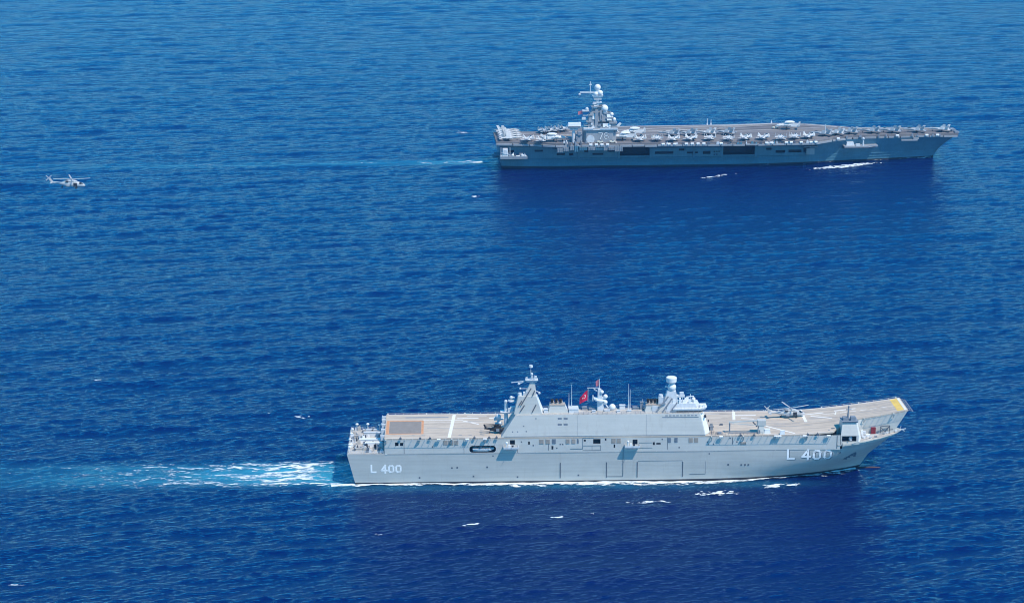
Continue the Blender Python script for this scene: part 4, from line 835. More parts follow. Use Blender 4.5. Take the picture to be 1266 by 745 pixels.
# ------------------------------------------------------------------ helicopter with four spread blades
def helicopter(label, group=None, angle=22, body='heli', blade='rotor', name='helicopter'):
    h = thing(name, label, 'helicopter', group=group)
    mb = MB(); mb.loft([(6.1, 0, 1.35, .2, .25), (5.6, 0, 1.45, .65, .6), (4.6, 0, 1.7, 1.0, .95), (3.2, 0, 1.85, 1.15, 1.15), (0, 0, 1.85, 1.18, 1.15), (-2.6, 0, 1.9, 1.1, 1.1), (-4.0, 0, 2.1, .75, .75), (-5.6, 0, 2.25, .45, .48), (-8.6, 0, 2.4, .3, .34)], 16, 2.5); f = mb.obj('fuselage', body, h)
    mb = MB(); mb.loft([(2.6, 0, 3.1, .5, .3), (1.6, 0, 3.2, 1.0, .5), (-1.2, 0, 3.2, 1.0, .55), (-3.0, 0, 2.9, .55, .4), (-4.4, 0, 2.6, .2, .2)], 12, 3); mb.obj('engine_cowling', body, h)
    mb = MB(); mb.loft([(3.6, 0, 2.25, 1.12, .72), (4.5, 0, 2.05, .98, .66), (5.2, 0, 1.8, .74, .46)], 12, 2.6); mb.obj('cockpit_window', 'glass', h)
    for s_ in (-1, 1):
        mb = MB(); mb.box(1.0, 2.6, s_ * 1.13 - .05, s_ * 1.13 + .05, 1.2, 2.6); d = mb.obj('cabin_door', 'dark' if s_ < 0 else body, h)
        mb = MB(); mb.cyl((-1.2, s_ * 1.05, 3.15), (-2.4, s_ * 1.25, 3.2), .38, .34); mb.obj('exhaust', 'dark', h)
        mb = MB(); mb.cyl((2.3, s_ * 1.4 - .15, .4), (2.3, s_ * 1.4 + .15, .4), .4); mb.bar((2.3, s_ * 1.35, .4), (2.6, s_ * 1.0, 1.3), .2); mb.bar((2.3, s_ * 1.35, .4), (.8, s_ * 1.0, 1.0), .14); mb.obj('main_wheel', 'rubber', h)
    mb = MB(); mb.cyl((-4.0, -.15, .4), (-4.0, .15, .4), .35); mb.bar((-4, 0, .4), (-3.6, 0, 1.7), .2); mb.obj('tail_wheel', 'rubber', h)
    mb = MB(); mb.loft([(-.5, -1.35, 1.2, .4, .5), (-1.0, -1.4, 1.2, .45, .5), (-2.2, -1.35, 1.25, .35, .4)], 8); mb.loft([(0.3, 1.35, 1.1, .12, .12), (0, 1.4, 1.1, .25, .25), (-2.6, 1.4, 1.1, .25, .25), (-2.9, 1.4, 1.1, .1, .1)], 8); mb.obj('stub_pylon', 'mid', h)
    mb = MB(); mb.slab([(-7.8, 0, 2.55), (-8.8, 0, 2.2), (-10.4, 0, 4.5), (-9.5, 0, 4.75)], .32); mb.obj('tail_fin', body, h)
    mb = MB(); mb.slab([(-8.2, -2.1, 2.35), (-9.2, -2.1, 2.3), (-9.2, 2.1, 2.3), (-8.2, 2.1, 2.35)], .14); mb.obj('stabilator', body, h)
    tr = MB()
    for q in range(4):
        a = radians(45) + q * pi / 2; tr.slab([(-9.9 + .1 * cos(a + 1.5), -.42, 4.35 + .1 * sin(a + 1.5)), (-9.9 + 1.65 * cos(a + .09), -.42, 4.35 + 1.65 * sin(a + .09)), (-9.9 + 1.65 * cos(a - .09), -.42, 4.35 + 1.65 * sin(a - .09)), (-9.9 + .1 * cos(a - 1.5), -.42, 4.35 + .1 * sin(a - 1.5))], .06)
    tr.cyl((-9.9, -.5, 4.35), (-9.9, 0, 4.35), .2); tr.obj('tail_rotor', blade, h)
    mb = MB(); mb.cyl((.2, 0, 3.5), (.2, 0, 4.2), .28); mb.cyl((.2, 0, 4.0), (.2, 0, 4.3), .6, .5); hub = mb.obj('rotor_hub', 'mid', h)
    for q in range(4):
        a = radians(angle) + q * pi / 2; c_, s_ = cos(a), sin(a); n_ = (-s_, c_)
        mb = MB(); P = lambda r, w: (.2 + c_ * r + n_[0] * w, s_ * r + n_[1] * w, 4.15 + .004 * r * r)
        for r0, r1, w0, w1 in ((.5, 1.4, .12, .26), (1.4, 5, .28, .28), (5, 8.2, .28, .24)): mb.slab([P(r0, -w0), P(r1, -w1), P(r1, w1), P(r0, w0)], .09)
        mb.obj('rotor_blade', blade, hub)
    return h
hb_ = helicopter('pale grey helicopter with spread rotor blades standing on the sandy deck of the near ship', angle=16); at_ship(FA, hb_, 185.0, 6.6, fdz(184) + .02, radians(2)); hb_.rotation_euler[1] = radians(-1)
hf_ = helicopter('pale grey helicopter flying low above open water far from both ships', angle=14, name='helicopter')

# flying helicopter: about 100 m above the water
hf_.location = (-197.2, 905, 100.8); hf_.rotation_euler = (radians(0), radians(3), radians(6))

# ------------------------------------------------------------------ the far ship: aircraft carrier 78
FZ = 19.5
F = thing('aircraft_carrier', 'large grey aircraft carrier crowded with parked jets, number 78 on its tall island', 'warship', (FF.o[0], FF.o[1], 0), FF.yaw)
def f_xe(z): return 328 + 15.0 * (max(z, 0) / 17.2) ** 1.25
def f_xs(z): return float(np.interp(z, [-4, 0, 9, 17], [7, 6, 4.5, 4.5]))
def hbF(x, z):
    d = f_xe(z) - x
    if d < 0: return 0.0
    w0 = np.interp(d, [0, 2, 10, 30, 60, 100, 140], [0, 0.8, 2.7, 6.8, 12.2, 17.6, 20.4])
    w1 = np.interp(d, [0, 1.5, 6, 20, 50, 90, 115], [0, 9.5, 11, 12.6, 15.5, 19.8, 21])
    bl = np.clip((d - 60) / 90, 0, 1) * np.clip((x - 5) / 30, 0, 1); bl = bl * bl * (3 - 2 * bl)
    return float(w0 + (w1 - w0) * np.clip(z / 17.2, 0, 1) ** 1.6 + bl * (0.7 + 3.2 * np.clip((6.4 - z) / 6.4, 0, 1)) * (z < 6.39))
mb = MB()
ssF = np.concatenate([np.linspace(0, .55, 10), np.linspace(.6, .95, 20), np.linspace(.96, 1, 14)])
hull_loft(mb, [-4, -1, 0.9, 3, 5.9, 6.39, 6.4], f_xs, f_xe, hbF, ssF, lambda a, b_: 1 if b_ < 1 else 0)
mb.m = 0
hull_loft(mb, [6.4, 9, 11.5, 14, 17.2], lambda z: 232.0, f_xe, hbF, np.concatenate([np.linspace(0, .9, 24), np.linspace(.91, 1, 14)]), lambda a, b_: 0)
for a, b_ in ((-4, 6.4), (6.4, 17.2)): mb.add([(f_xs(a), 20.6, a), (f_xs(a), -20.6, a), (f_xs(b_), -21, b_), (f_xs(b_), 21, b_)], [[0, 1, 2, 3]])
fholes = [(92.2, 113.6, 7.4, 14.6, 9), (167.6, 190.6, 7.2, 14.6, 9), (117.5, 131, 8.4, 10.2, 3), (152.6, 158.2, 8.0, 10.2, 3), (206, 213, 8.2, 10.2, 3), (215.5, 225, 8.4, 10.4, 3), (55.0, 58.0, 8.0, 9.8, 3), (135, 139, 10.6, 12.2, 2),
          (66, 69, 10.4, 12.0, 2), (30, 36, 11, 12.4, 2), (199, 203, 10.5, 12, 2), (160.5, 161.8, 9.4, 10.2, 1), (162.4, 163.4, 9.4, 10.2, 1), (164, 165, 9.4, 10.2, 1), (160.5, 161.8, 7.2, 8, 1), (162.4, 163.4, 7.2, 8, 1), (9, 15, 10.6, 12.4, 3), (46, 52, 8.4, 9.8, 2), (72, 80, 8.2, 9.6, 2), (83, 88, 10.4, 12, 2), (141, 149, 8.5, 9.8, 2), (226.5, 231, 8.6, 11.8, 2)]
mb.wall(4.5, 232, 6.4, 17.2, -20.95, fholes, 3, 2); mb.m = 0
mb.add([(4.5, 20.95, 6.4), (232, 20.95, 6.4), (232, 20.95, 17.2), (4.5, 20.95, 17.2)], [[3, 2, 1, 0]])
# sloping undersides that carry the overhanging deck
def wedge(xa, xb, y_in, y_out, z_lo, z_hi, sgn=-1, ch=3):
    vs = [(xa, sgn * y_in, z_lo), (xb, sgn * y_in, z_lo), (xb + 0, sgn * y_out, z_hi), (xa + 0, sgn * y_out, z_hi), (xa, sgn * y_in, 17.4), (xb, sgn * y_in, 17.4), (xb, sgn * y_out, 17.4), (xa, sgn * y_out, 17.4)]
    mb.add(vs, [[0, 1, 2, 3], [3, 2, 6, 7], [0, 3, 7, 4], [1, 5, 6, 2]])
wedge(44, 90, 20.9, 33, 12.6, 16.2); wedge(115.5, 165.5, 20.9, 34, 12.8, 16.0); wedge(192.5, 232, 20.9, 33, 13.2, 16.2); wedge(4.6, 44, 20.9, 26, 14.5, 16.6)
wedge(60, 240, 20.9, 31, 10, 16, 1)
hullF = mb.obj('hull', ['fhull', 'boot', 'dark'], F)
mb = MB()
for xa, xb, z in [(5, 328, 5.6), (5, 300, 3.3), (40, 232, 6.5)]:
    x = xa
    while x < xb - 1:
        x2 = min(x + 12, xb); mb.bar((x, -(hbF(x, z) + .1), z), (x2, -(hbF(x2, z) + .1), z), .3); x = x2
for x in (91.4, 114.4, 166.8, 191.4, 146, 62): mb.box(x - .7, x + .7, -21.6, -20.9, 2.5, 12.8)
mb.box(140, 151.5, -21.4, -20.9, 11.0, 13.2); mb.box(153, 166, -21.5, -20.9, 4.8, 5.3); mb.obj('rubbing_strake', 'fhull', hullF)
# flight deck
poly = [(2, -25), (26, -28), (44, -35), (90, -36.5), (190, -36.5), (232, -35), (247, -24), (264, -15), (300, -12.5), (343, -11.5), (344.2, -8), (344.2, 9), (343, 12.5), (300, 14.5), (271, 17), (260, 25), (238, 36), (215, 39.5), (180, 35), (95, 33), (62, 27), (36, 15), (2, 14.5)]
mb = MB(); mb.frus(poly, FZ - 2.0, poly, FZ); fdF = mb.obj('flight_deck', 'fdeck', F)
def fline(mb, p, q, w, z=.03):
    p, q = np.array(p, float), np.array(q, float); d = (q - p) / np.linalg.norm(q - p); n_ = np.array([-d[1], d[0]]) * w / 2
    mb.add([(*a, FZ + z) for a in (p - n_, q - n_, q + n_, p + n_)], [[0, 1, 2, 3]])
def fmarkline(a, b_, w, z=.03, name='deck_marking', mt='fmark'):
    mb = MB(); fline(mb, a, b_, w, z); return mb.obj(name, mt, fdF)
fmarkline((4, -9), (237, 33), 1.0); fmarkline((4, -19), (120, -2), .9); fmarkline((4, 3), (226, 38), .9); fmarkline((20, -14), (85, -4.5), 1.6)
fmarkline((238, 33), (272, 15), 1.6); fmarkline((120, -2.5), (262, 21), .7); fmarkline((272, 15.6), (342, 12), 1.0); fmarkline((95, 31.4), (180, 33.4), 1.2); fmarkline((180, 33.4), (214, 38), 1.2)
fmarkline((88, -22), (88, -35), .6); fmarkline((90, -21), (116, -21), .5); fmarkline((166, -21), (192, -21), .5); fmarkline((130, 12), (150, 14.6), 2.0); fmarkline((171, 22), (215, 29), 1.6)
for a, b_ in [((250, -8), (340, -6)), ((250, 7), (340, 6)), ((140, 17), (232, 30)), ((150, 8), (240, 22))]: fmarkline(a, b_, .9, .05, 'catapult_track', 'black')
mb = MB()
for a, b_ in [((30, -6), (180, 20)), ((60, 4), (200, 30)), ((12, -12), (90, 1)), ((200, 10), (330, 2)), ((100, 20), (210, 36)), ((240, 12), (330, 9))]: fmarkline(a, b_, 2.6, .012, 'tyre_mark', 'lift')
# catwalks, edge gear
mb = MB()
cw = [(2, -25), (26, -28), (44, -35), (90, -36.5), (190, -36.5), (232, -35), (247, -24), (264, -15), (300, -12.5), (343, -11.5)]
for (xa, ya), (xb_, yb) in zip(cw, cw[1:]):
    n_ = max(1, int((xb_ - xa) / 9))
    for i in range(n_):
        t0, t1 = i / n_, (i + .94) / n_; p = (xa + (xb_ - xa) * t0, ya + (yb - ya) * t0); q = (xa + (xb_ - xa) * t1, ya + (yb - ya) * t1); dz = random.uniform(-.3, .2); wd = 1.9 if xa < 240 else 1.1
        mb.frus([(p[0], p[1] - wd), (q[0], q[1] - wd), (q[0], q[1] - .02), (p[0], p[1] - .02)], FZ - 2.4 + dz, [(p[0], p[1] - wd), (q[0], q[1] - wd), (q[0], q[1] - .02), (p[0], p[1] - .02)], FZ - 1.2 + dz)
mb.obj('catwalk', 'fupper', F)
for i, x in enumerate(list(np.arange(120, 165, 4.2)) + list(np.arange(195, 232, 3.6)) + [68, 72, 76, 80, 84] + [250, 296, 318, 326]):
    y = np.interp(x, [c[0] for c in cw], [c[1] for c in cw])
    if random.random() < .2: continue
    mb = MB(); mb.cyl((x, y - 1.6, FZ - .7), (x + 2.2, y - 1.6, FZ - .7), .75, .75, 10); mb.box(x + .4, x + .7, y - 2.3, y - .6, FZ - 1.5, FZ - .9); mb.box(x + 1.5, x + 1.8, y - 2.3, y - .6, FZ - 1.5, FZ - .9); mb.obj('life_raft', 'white', F)
mb = MB()
pe = [(62, 27), (95, 33), (180, 35), (215, 39.5), (238, 36), (260, 25), (271, 17), (300, 14.5), (343, 12.5)]
for (xa, ya), (xb_, yb) in zip(pe, pe[1:]):
    mb.frus([(xa, ya + .02), (xb_, yb + .02), (xb_, yb + 2.4), (xa, ya + 2.4)], FZ - .75, [(xa, ya + .02), (xb_, yb + .02), (xb_, yb + 2.4), (xa, ya + 2.4)], FZ - .35)
mb.obj('port_catwalk', 'light', F)
# platform at the starboard quarter, forward sponson, small galleries
mb = MB(); mb.box(4.5, 24, -33.5, -20.9, 8.3, 9.2); mb.box(4.5, 24, -33.6, -33.3, 9.2, 10.2); mb.frus([(6, -21), (22, -21), (22, -20.9), (6, -20.9)], 5.5, [(5, -32), (23.5, -32), (23.5, -20.9), (5, -20.9)], 8.3); q_ = mb.obj('quarter_platform', 'fupper', F)
mb = MB(); mb.taper((6, 10.5, -32, -27), 9.2, (6.4, 10, -31.5, -27.4), 15.2); mb.cyl((8, -32.2, 13.0), (8, -31.4, 13.0), 1.7, 1.7, 14); mb.bar((5, -32, 9.2), (5, -32, 16.5), .4); mb.bar((11.5, -32, 9.2), (11.5, -32, 16.5), .4); mb.bar((5, -32, 13), (11.5, -32, 11), .3); mb.obj('gun_mount', 'light', q_)
mb = MB(); mb.ball((13.4, -32, 10.8), 1.0, 10, 6); mb.cyl((13.4, -32, 9.2), (13.4, -32, 10), .7); mb.box(16, 18.6, -32.6, -30.6, 9.2, 10.4); mb.box(20, 22, -32, -30.4, 9.2, 11); mb.obj('deck_gear', 'white', q_)
mb = MB(); mb.box(1.0, 4.6, -20, -12, 8.2, 9.6); mb.box(-.4, 4.6, -19, -6, 6.4, 7.0); mb.obj('stern_gallery', 'fhull', F)
mb = MB(); yy = -26.0; mb.frus([(256, -14), (280, -13), (280, -12), (256, -12)], 9.6, [(256, -24), (273, -24), (281.5, -19), (281.5, -12), (256, -12)][:4], 12.0)
mb.box(256, 274, -24.2, -12, 12.0, 12.9); mb.box(274, 281.5, -21, -12, 12.0, 12.9); sp_ = mb.obj('forward_sponson', 'fupper', F)
mb = MB(); mb.taper((258, 264, -21, -16), 12.9, (258.6, 263.4, -20.4, -16.6), 15.4); mb.cyl((270.4, -21, 12.9), (270.4, -21, 17.5), .7, .5); mb.ball((270.4, -21, 18), 1.0, 10, 6); mb.box(265, 268, -22, -20, 12.9, 14.2); mb.obj('gun_mount', 'light', sp_)
mb = MB(); mb.box(300, 312, -15.6, -12.2, 15.0, 15.9); mb.box(309, 313, -15.2, -12.8, 15.9, 17); mb.obj('edge_gallery', 'fupper', F)
mb = MB(); mb.box(225.5, 236, -25.5, -20.9, 12.8, 13.4); mb.box(227.8, 233.8, -25.4, -25.0, 7.6, 12.0); mb.box(227.8, 233.8, -25.4, -20.9, 7.4, 7.8); mb.obj('edge_gallery', 'fupper', F)
r3 = random.Random(9); x = 45.0
while x < 91:
    w = r3.uniform(2.2, 6); zb = r3.uniform(12.6, 15.2); zt_ = r3.uniform(16.2, 18.2); yo = r3.uniform(-39.2, -37.6)
    mb = MB(); mb.frus([(x, yo), (x + w, yo), (x + w, -36.2), (x, -36.2)], zb, [(x, yo - .3), (x + w, yo - .3), (x + w, -36.2), (x, -36.2)], zt_)
    for k in np.arange(x + .4, x + w, 1.6): mb.bar((k, yo - .35, zb), (k, yo - .35, zt_ + 1), .25)
    mb.obj('edge_gallery', r3.choice(['fupper', 'fupper', 'light', 'fhull']), F); x += w + r3.uniform(.1, 1.0)
for k in range(14):
    x = r3.uniform(5, 23); y = r3.uniform(-33, -28); h = r3.uniform(.8, 3.2); w = r3.uniform(.4, 1.2)
    mb = MB(); mb.taper((x - w, x + w, y - w, y + w), 9.2, (x - w * .7, x + w * .7, y - w * .7, y + w * .7), 9.2 + h); mb.cyl((x, y, 9.2 + h), (x, y, 9.9 + h), .25); mb.obj('deck_gear', r3.choice(['white', 'mid', 'light', 'line']), q_)
for i in range(16):
    x = random.uniform(46, 70); y = random.uniform(-38, -34); h = random.uniform(1, 3.2)
    mb = MB(); mb.taper((x, x + random.uniform(1, 2.2), y - .8, y + .8), FZ - 1.5, (x + .1, x + 1, y - .6, y + .6), FZ - 1.5 + h); mb.cyl((x + .5, y, FZ - 1.5 + h), (x + .5, y, FZ - .9 + h), .3); mb.obj('deck_gear', ['white', 'mid', 'fupper', 'line'][i % 4], F)
# island
mb = MB(); mb.frus([(66.2, -33), (85.2, -33), (88.0, -29), (88.0, -21), (64.4, -21), (64.4, -31)], FZ + .02, [(66.2, -33), (85.2, -33), (88.2, -29), (88.2, -21), (64.4, -21), (64.4, -31)], 28.6)
iF = mb.obj('island', 'fupper', F)
mb = MB(); mb.cyl((69.2, -33.6, 21.9), (69.2, -32.8, 21.9), 3.0, 3.0, 18); mb.obj('round_panel', 'light', iF)
mb = MB(); mb.box(64.0, 89, -34.0, -20.6, 28.6, 29.2); mb.box(64.2, 71, -34.2, -20.6, 29.2, 30.2); mb.box(76, 88.6, -34.2, -33.8, 29.2, 30.2); mb.obj('island_gallery', 'light', iF)
sI = lambda x, z: -33.0
mb = MB(); strokes(mb, '78', 75.0, 22.0, 4.8, .6, sI, .82, proud=.14); mb.obj('island_lettering', 'white', iF)
mb = MB(); strokes(mb, '78', 75.0, 22.0, 4.8, 1.0, sI, .82, proud=.06); mb.obj('number_outline_paint', 'line', iF)
mb = MB()
for z in (31.4, 33.4): 
    mb.box(74, 87.8, -31.6, -31.3, z, z + .9)
mb.obj('bridge_window', 'glass', iF)
mb = MB()
mb.taper((67.5, 87.2, -31.4, -22), 29.2, (68.2, 86.8, -31, -22.4), 35.0)
mb.taper((68.0, 85.6, -30.8, -22.6), 35.0, (69.4, 83.6, -30.0, -23.4), 40.6)
mb.taper((70.0, 81.4, -29.7, -23.8), 40.6, (71.6, 78.4, -29, -24.6), 45.4)
tw = mb.obj('bridge_tower', 'fupper', iF)
mb = MB()
for (x0, x1, y0, y1, z0, z1) in [(82.6, 88.4, -32.6, -27, 33.0, 34.2), (80.6, 86.0, -31.6, -27, 36.4, 37.4), (79.2, 84.4, -31, -26, 39.8, 40.6), (66.4, 70.8, -32, -27, 34.0, 34.8), (68, 72, -31, -26, 38.6, 39.4), (64.8, 70, -31.4, -28, 31.2, 31.9), (84.4, 87.4, -31.8, -30, 29.4, 33.0), (72.6, 74.8, -31.8, -31, 29.4, 43.0), (76.0, 77.6, -31.2, -30.4, 35, 42.4), (70, 80, -30.8, -23.4, 44.6, 45.4), (86.6, 88.6, -31.6, -29, 26.4, 31)]: mb.box(x0, x1, y0, y1, z0, z1)
mb.obj('platform', 'fupper', tw)
mb = MB(); mb.slab([(81.2, -31.7, 35.2), (84.6, -31.5, 35.2), (83.8, -30.6, 39.6), (81.0, -30.8, 39.6)], .3); mb.slab([(70.6, -31.2, 36), (73, -31.2, 36), (72.8, -30.6, 40), (71, -30.6, 40)], .3); mb.slab([(78.2, -31.8, 30.4), (83, -31.8, 30.4), (83, -31.4, 33), (78.2, -31.4, 33)], .3); mb.obj('radar_panel', 'white', tw)
mb = MB(); mb.ball((79.6, -29.2, 43.6), 2.6, 16, 10); mb.cyl((79.6, -29.2, 40.4), (79.6, -29.2, 42), 1.4); mb.obj('radar_dome', 'white', tw)
mb = MB(); mb.ball((84.6, -30, 39.4), 1.5, 12, 8); mb.cyl((84.6, -30, 37.4), (84.6, -30, 38.6), .9); mb.obj('antenna_dome', 'white', tw)
mb = MB(); mb.ball((86.4, -30.6, 35.8), 1.4, 12, 8); mb.cyl((86.4, -30.6, 34.2), (86.4, -30.6, 35), .8); mb.obj('antenna_dome', 'white', tw)
mb = MB(); mb.ball((83.0, -31, 31.4), 1.3, 12, 8); mb.cyl((83, -31, 29.2), (83, -31, 30.6), .8); mb.obj('antenna_dome', 'white', tw)
mb = MB(); mb.cyl((74.6, -27, 45.4), (74.6, -27, 52.2), 1.5, 1.1); mb.box(71.4, 77.6, -29, -25, 47.4, 48.1); mb.box(72, 77.4, -29, -25.4, 49.8, 50.6); mb.box(71.0, 73.6, -29, -27.4, 46.4, 47.4); mst = mb.obj('mast', 'light', iF)
mb = MB(); mb.taper((71.4, 77.8, -29.2, -25), 51.4, (70.6, 78.6, -29.8, -24.6), 53.0); mb.ball((76.4, -28.4, 54.6), 2.0, 14, 8); mb.ball((73.2, -28.6, 54.0), 1.6, 12, 8); mb.ball((74.6, -27, 58.4), 2.3, 16, 10); mb.cyl((74.6, -27, 53), (74.6, -27, 57), 1.3); mb.obj('mast_head', 'white', mst)
mb = MB(); mb.bar((72.6, -27.6, 54.8), (62.0, -27.6, 55.0), .8, 1.1); mb.ball((61.6, -27.6, 53.6), .9, 8, 6); mb.bar((62.6, -27.6, 54.8), (61.6, -27.6, 53.6), .3); mb.obj('yardarm', 'light', mst)
mb = MB(); mb.cyl((69.4, -27.6, 54), (69.4, -27.6, 62.8), .3, .2, 8); mb.box(68.4, 70.4, -28, -27.2, 60.2, 60.8); mb.obj('pole_antenna', 'light', mst)
mb = MB(); mb.box(63.6, 68.4, -30, -26, 41.6, 42.2); mb.ball((67.0, -28, 43.0), 1.3, 10, 6); mb.bar((71.5, -28, 41.6), (63.8, -28, 41), .5); mb.bar((64, -28.4, 38.6), (68.6, -28.4, 38.6), .6); mb.box(63.4, 66, -30, -27, 35.6, 37.2); mb.obj('antenna_platform', 'light', tw)
mb = MB(); mb.bar((88.2, -29, 30.2), (91.0, -29, 33.0), .7); mb.bar((88.2, -29, 28), (90.4, -28, 26), .5); mb.slab([(88.6, -30, 31.2), (90.8, -29.6, 33.4), (92.0, -28.4, 32.4), (90, -29, 30)], .3); mb.obj('dish_antenna', 'white', tw)
uf = thing('pennant', 'small faded red flag on the mast of the far carrier', 'flag'); at_ship(FF, uf, 63.9, -28, 42.0)
mb = MB(); mb.add([(0, 0, 0), (0, 0, -2.8), (-1.7, .3, -3.0), (-3.2, 0, -3.2), (-3.3, 0, -.8), (-1.7, .25, -.4)], [[0, 1, 2, 5], [5, 2, 3, 4]]); mb.obj('flag_cloth', 'pinkflag', uf)
# aft radar post
mb = MB(); mb.cyl((57.2, -31, FZ), (57.2, -31, 30.2), 1.3, .9); mb.taper((54.6, 60, -33, -29), 28.6, (54.4, 60.2, -33.2, -28.8), 29.4); ap = mb.obj('radar_post', 'light', F)
mb = MB(); mb.taper((53.2, 61.6, -33.4, -28.6), 29.8, (52.8, 62, -33.8, -28.2), 31.2); mb.taper((53.0, 61.8, -33.6, -28.4), 31.2, (53.4, 61.4, -33.2, -28.8), 33.6); mb.box(60.8, 62.4, -33, -29, 31.2, 33.8); mb.obj('radar_antenna', 'white', ap)
mb = MB(); mb.box(52.9, 61.9, -33.85, -33.35, 30.6, 31.5); mb.obj('painted_gap', 'line', ap)  # dark gap of the antenna painted in as a solid strip
mb = MB(); mb.taper((58.6, 63.6, -33, -25), FZ, (59, 63.2, -32, -26), 25.0); mb.box(60, 62.6, -33.2, -30, 25, 27.2); mb.box(58.8, 60, -34, -32, 22, 24); mb.obj('deckhouse', 'mid', F)
for x, y, h in [(243.6, -14, 8.0), (164.6, 37.6, 4.2), (167.4, 37.8, 3.4), (214, 41, 2.0)]:
    mb = MB(); mb.cyl((x, y, FZ - 1.5), (x, y, FZ + h), .35, .2, 8); mb.box(x - .5, x + .5, y - .5, y + .5, FZ - 1.5, FZ + .8); mb.obj('whip_antenna', 'light', F)
mb = MB(); mb.box(340.5, 343.5, -4, 4, FZ + .02, FZ + 1.4); mb.box(341, 344, -11, -6, FZ + .02, FZ + 1.0); mb.obj('bow_gear', 'mid', F)

# ------------------------------------------------------------------ carrier aircraft
def make_jet(label, body='jet'):
    j = thing('fighter_jet', label, 'jet')
    mb = MB(); mb.loft([(9.1, 0, 2.0, .06, .06), (7.6, 0, 2.05, .42, .45), (5.6, 0, 2.15, .68, .72), (3.4, 0, 2.2, .85, .85), (1.6, 0, 2.1, 1.5, .75), (-1, 0, 2.1, 1.75, .78), (-4.5, 0, 2.15, 1.7, .72), (-7.2, 0, 2.15, 1.45, .6)], 14, 2.6)
    for s in (-1, 1): mb.slab([(5.4, s * .6, 2.45), (2.2, s * 1.5, 2.4), (1.0, s * 2.1, 2.35), (0.5, s * 1.2, 2.35)], .12)
    f = mb.obj('fuselage', body, j)
    mb = MB(); mb.loft([(5.9, 0, 2.7, .1, .08), (5.0, 0, 2.85, .42, .38), (3.9, 0, 2.95, .48, .5), (2.6, 0, 2.85, .42, .4), (1.0, 0, 2.7, .15, .12)], 10); mb.obj('canopy', 'glass', j)
    for s in (-1, 1):
        mb = MB(); mb.slab([(1.2, s * 1.5, 2.35), (-.6, s * 4.3, 2.3), (-3.9, s * 4.3, 2.3), (-4.0, s * 1.5, 2.35)], .2); w = mb.obj('wing', body, j)
        mb = MB(); mb.slab([(-.65, s * 4.28, 2.35), (-1.9, s * 3.8, 4.9), (-3.7, s * 3.8, 4.9), (-3.85, s * 4.28, 2.35)], .16); mb.obj('folded_wing_tip', body, w)
        mb = MB(); mb.slab([(-3.6, s * 1.15, 2.6), (-6.6, s * 1.25, 2.6), (-7.7, s * 2.3, 5.2), (-6.1, s * 2.3, 5.2)], .14); mb.obj('tail_fin', body, j)
        mb = MB(); mb.slab([(-5.6, s * 1.35, 2.1), (-7.4, s * 3.6, 2.0), (-8.9, s * 3.6, 2.0), (-8.3, s * 1.3, 2.1)], .14); mb.obj('stabilator', body, j)
        mb = MB(); mb.cyl((-7.1, s * .68, 2.12), (-8.7, s * .68, 2.12), .58, .46, 10); mb.obj('exhaust_nozzle', 'mid', j)
        mb = MB(); mb.cyl((-1.6, s * 1.55 - .15, .4), (-1.6, s * 1.55 + .15, .4), .4, .4, 10); mb.bar((-1.6, s * 1.5, .4), (-1.2, s * 1.2, 1.7), .18); mb.obj('main_wheel', 'rubber', j)
        mb = MB(); mb.box(-.4, 1.6, s * 1.25 - .3, s * 1.25 + .3, 1.35, 2.05); mb.obj('air_intake', body, j)
    mb = MB(); mb.cyl((4.9, -.15, .32), (4.9, .15, .32), .32, .32, 10); mb.bar((4.9, 0, .3), (4.7, 0, 1.7), .18); mb.obj('nose_wheel', 'rubber', j)
    return j
jet0 = make_jet('x'); note_tree(jet0); used = [False]
jet1 = make_jet('x', 'jet_shaded'); note_tree(jet1); used1 = [False]
WORD = ['first', 'second', 'third', 'fourth', 'fifth', 'sixth', 'seventh', 'eighth', 'ninth', 'tenth', 'eleventh', 'twelfth']
def put_jet(x, y, deg, label, group, dark=False):  # dark picks the jet with shade painted into its grey
    pj, us_ = (jet1, used1) if dark else (jet0, used)
    o = pj if not us_[0] else copy_tree(pj)
    us_[0] = True; at_ship(FF, o, x, y, FZ + .03, radians(deg)); tag(o, label, 'jet', group); return o
r1 = [795, 815, 836, 858, 880, 902, 925, 947, 966, 985, 1004]
for i, px in enumerate(r1):
    x = 106.5 + (px - 795) * (230.5 - 106.5) / (1004 - 795)
    put_jet(x, -27.5 + 1.3 * sin(i * 2.1) + (2.5 if i > 8 else 0), 68 + 14 * sin(i * 1.7), f'pale folded-wing jet, {WORD[i]} from the island in the near-edge row', 'jets along the near deck edge of the carrier')
for i, (x, y, a) in enumerate([(129.5, -9, 157), (142.5, -8, 152), (156.5, -6.5, 158), (170.5, -6, 154)]):
    put_jet(x, y, a, f'pale folded-wing jet, {WORD[i]} from the island in the short inner row', 'jets in the short inner row amidships', i != 2)
for i, (x, y, a) in enumerate([(240.5, -15.5, 150), (250.5, -12.5, 148), (261.0, -8.5, 155), (278, -6.5, 157), (293.5, -6, 153), (312, -5.5, 158), (331, -3.5, 155)]):
    put_jet(x, y, a, f'pale folded-wing jet, {WORD[i]} in the bow row counting forward from the slim deck mast', 'jets in the bow row of the carrier', i not in (1, 6))
for i, (x, y, a) in enumerate([(12, 10.5, 7), (12.5, 2.6, 10), (13, -5.4, 6), (12.6, -13.4, 9), (12.5, -21, 7)]):
    put_jet(x, y, a, f'pale grey jet with its tail over the stern, {WORD[i]} from the far corner', 'jets lined up along the stern of the carrier')
put_jet(26, -23.0, 70, 'pale grey jet on the stern quarter above the low gun platform', None); put_jet(35.5, -27, 74, 'pale grey jet between the stern quarter jet and the radar plane', None)
